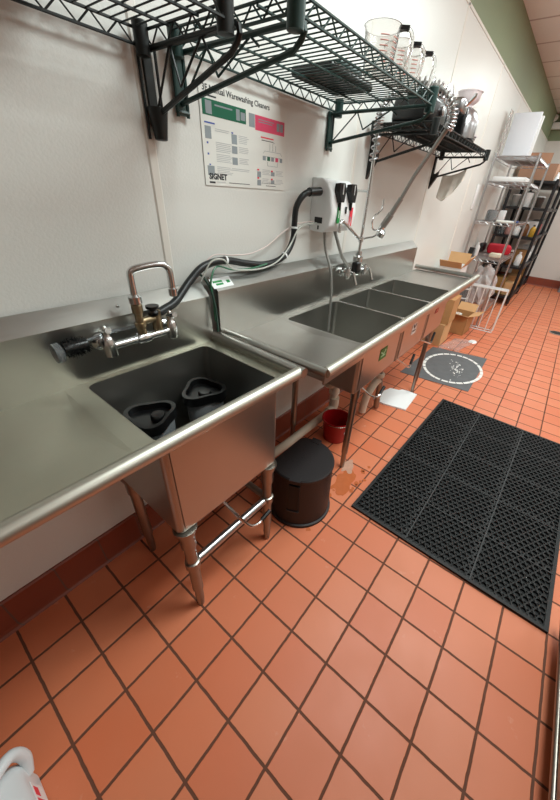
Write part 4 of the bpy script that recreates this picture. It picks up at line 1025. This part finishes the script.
for i in range(3):
    tubv(['lowest of three stacked clear food tubs on the bottom chrome shelf', 'middle one of three stacked clear food tubs on the bottom chrome shelf', 'top one of three stacked clear food tubs on the bottom chrome shelf'][i], 5.25, -.15, Z0+i*.127, .075, .11, smoky, whitep, 'food tubs on the bottom chrome shelf')
# big clear bag hanging in front of the bottom shelf
bm = bmesh.new(); bmesh.ops.create_icosphere(bm, subdivisions=4, radius=1)
for v in bm.verts:
    n = v.co.copy(); k = 1+.12*sin(7*n.x+3*n.z)+.10*sin(9*n.y-5*n.z+1)+.06*sin(17*n.x+11*n.y)
    v.co = Vector((n.x*.28*k, n.y*.17*k, n.z*.25*k))
for v in bm.verts: v.co.z = max(v.co.z, -.235)
bm.verts.index_update(); g = MB(); g.add([(5.69+v.co.x, -.27+v.co.y, .402+v.co.z) for v in bm.verts], [[v.index for v in f_.verts] for f_ in bm.faces], True); bm.free()
o = g.build('plastic_bag', bagm, origin=(5.69, -.27, .166)); tag(o, 'stuffed clear plastic bag on the bottom shelf of the chrome shelving', 'bag')
t = bx('wall_plate', 'white blank plate on the wall left of the chrome shelving', 'wall plate', (4.86, -.006, 1.34), (.10, .010, .24), whitep, 0, .003)

# ------------------------------------------------------------------ black shelving units with stores
bk = mat('black_shelving', '#17181b', .45, 0)
BX0, BX1, BX2, BX3, BY0, BY1 = 6.585, 7.70, 7.76, 8.85, -.605, -.06
lv_ = (.14, .60, 1.02, 1.40, 1.73)
shelving('nearer black shelving unit behind the chrome shelving', BX0, BX1, BY0, BY1, lv_, 1.75, bk, False, 'black shelving units by the back wall', pr=.022)
shelving('farther black shelving unit next to the back wall', BX2, BX3, BY0, BY1, lv_, 1.75, bk, False, 'black shelving units by the back wall', pr=.022)
cols = {'amber': mat('amber_bottle', '#6d4526', .3), 'white': whitep, 'clear': smoky, 'brown': cardb, 'dark': mat('dark_jar', '#3d332e', .4), 'red': redp, 'yellow': mat('yellow_label', '#b98d2c', .5), 'grey': mat('grey_tub', '#8f8c88', .5), 'pink': mat('pink_jar', '#b98a84', .5)}
L4 = 1.402
for i, (y, r, h, c, lb) in enumerate(((-.12, .045, .14, 'clear', 'clear jar nearest the wall on the upper black shelf'), (-.22, .05, .17, 'pink', 'pinkish jar second from the wall on the upper black shelf'), (-.33, .048, .15, 'white', 'white jar in the middle of the upper black shelf'), (-.44, .045, .19, 'amber', 'amber jar second from the front of the upper black shelf'), (-.54, .04, .16, 'yellow', 'yellow labelled bottle at the front of the upper black shelf'))):
    bottle(lb, 6.70, y, 1.022, r, h, cols[c], whitep if i % 2 else blackp, 'jar', 'jars on the upper black shelf', 'jar')
for i, (y, r, h, c, lb) in enumerate(((-.14, .05, .20, 'dark', 'dark bottle nearest the wall on the middle black shelf'), (-.26, .05, .22, 'grey', 'grey bottle second from the wall on the middle black shelf'), (-.38, .05, .21, 'amber', 'amber bottle third from the wall on the middle black shelf'), (-.50, .045, .20, 'white', 'white bottle at the front of the middle black shelf'))):
    bottle(lb, 6.72, y, .602, r, h, cols[c], whitep, 'bottle', 'bottles on the middle black shelf')
for i, (y, r, h, c, lb) in enumerate(((-.16, .055, .14, 'grey', 'grey tub by the wall on the highest closed black shelf'), (-.32, .05, .18, 'white', 'white tub in the middle of the highest closed black shelf'), (-.48, .05, .13, 'dark', 'dark tub at the front of the highest closed black shelf'))):
    tubv(lb, 6.72, y, L4, r, h, cols[c], blackp if c == 'white' else whitep, 'tubs on the highest closed black shelf')
bx('storage_box', 'yellowish brown box on the lowest black shelf', 'box', (6.80, -.28, .142), (.28, .34, .26), mat('mustard_box', '#8a6a35', .7))
bx('storage_box', 'tan box at the front corner of the lowest black shelf', 'box', (6.76, -.52, .142), (.20, .13, .20), cardb2)
for i, (x, z, s, c, lb) in enumerate(((7.05, 1.022, (.18, .20, .20), 'white', 'white box seen through the side of the nearer black shelving, upper level'), (7.35, 1.022, (.2, .2, .16), 'red', 'red box farther along the upper level of the nearer black shelving'), (7.10, .602, (.2, .2, .2), 'brown', 'brown box along the middle level of the nearer black shelving'), (7.42, .602, (.22, .2, .15), 'white', 'white box farther along the middle level of the nearer black shelving'), (7.2, .142, (.3, .22, .25), 'brown', 'brown box along the lowest level of the nearer black shelving'), (8.0, .142, (.3, .22, .28), 'brown', 'brown box on the lowest level of the farther black shelving'), (8.05, .602, (.2, .2, .2), 'white', 'white box on the middle level of the farther black shelving'), (8.1, 1.022, (.25, .2, .2), 'grey', 'grey box on the upper level of the farther black shelving'))):
    bx('storage_box', lb, 'box', (x, -.48, z), s, cols[c], 0, .006, None, 'boxes along the black shelving')
carton(6.95, -.30, 1.732, .45, .46, .20, 0, 'wide brown box on top of the nearer black shelving', None, mat('dusty_cardboard', '#a98169', .8), 'boxes on top of the black shelving')
carton(7.0, -.24, 1.934, .34, .30, .13, .1, 'smaller brown box stacked on the wide one on top of the black shelving', None, mat('dusty_cardboard', '#a98169', .8), 'boxes on top of the black shelving')
carton(8.1, -.32, 1.732, .5, .4, .24, 0, 'brown box on top of the farther black shelving', None, cardb, 'boxes on top of the black shelving')
o = MB().lathe([(.035, 0), (.02, .06), (.004, .1), (.001, .1)], (6.66, -.575, 1.73), 12).build('paper_cone', whitep, origin=(6.66, -.575, 1.73)); tag(o, 'small white paper cone on the front corner of the black shelving', 'cone')

# fixture high on the back wall, grey bin by the far wall
t = thing('emergency_light', 'pale twin head emergency light high on the green back wall', 'light fixture', (8.94, -.02, 2.62))
MB().rbox((8.955, -.06, 2.66), (.085, .30, .10), .015).build('housing', whitep, t)
for y in (-.15, .02): MB().lathe([(.02, 0), (.055, .05), (.055, .06), (.001, .05)], (8.90, y-.02, 2.735), 16, Matrix.Rotation(-1.2, 3, 'Y')).build('lamp_head', whitep, t)
t = thing('waste_bin', 'grey plastic bin by the far back wall', 'bin', (8.78, -1.36, 0))
MB().prism(rrect(8.64, 8.92, -1.50, -1.22, .04), 0.002, .30, 'xy').build('body', mat('grey_bin', '#8d8f92', .5), t); MB().prism(rrect(8.63, 8.93, -1.51, -1.21, .04), .30, .33, 'xy').build('lid', mat('grey_bin_lid', '#77797c', .5), t)
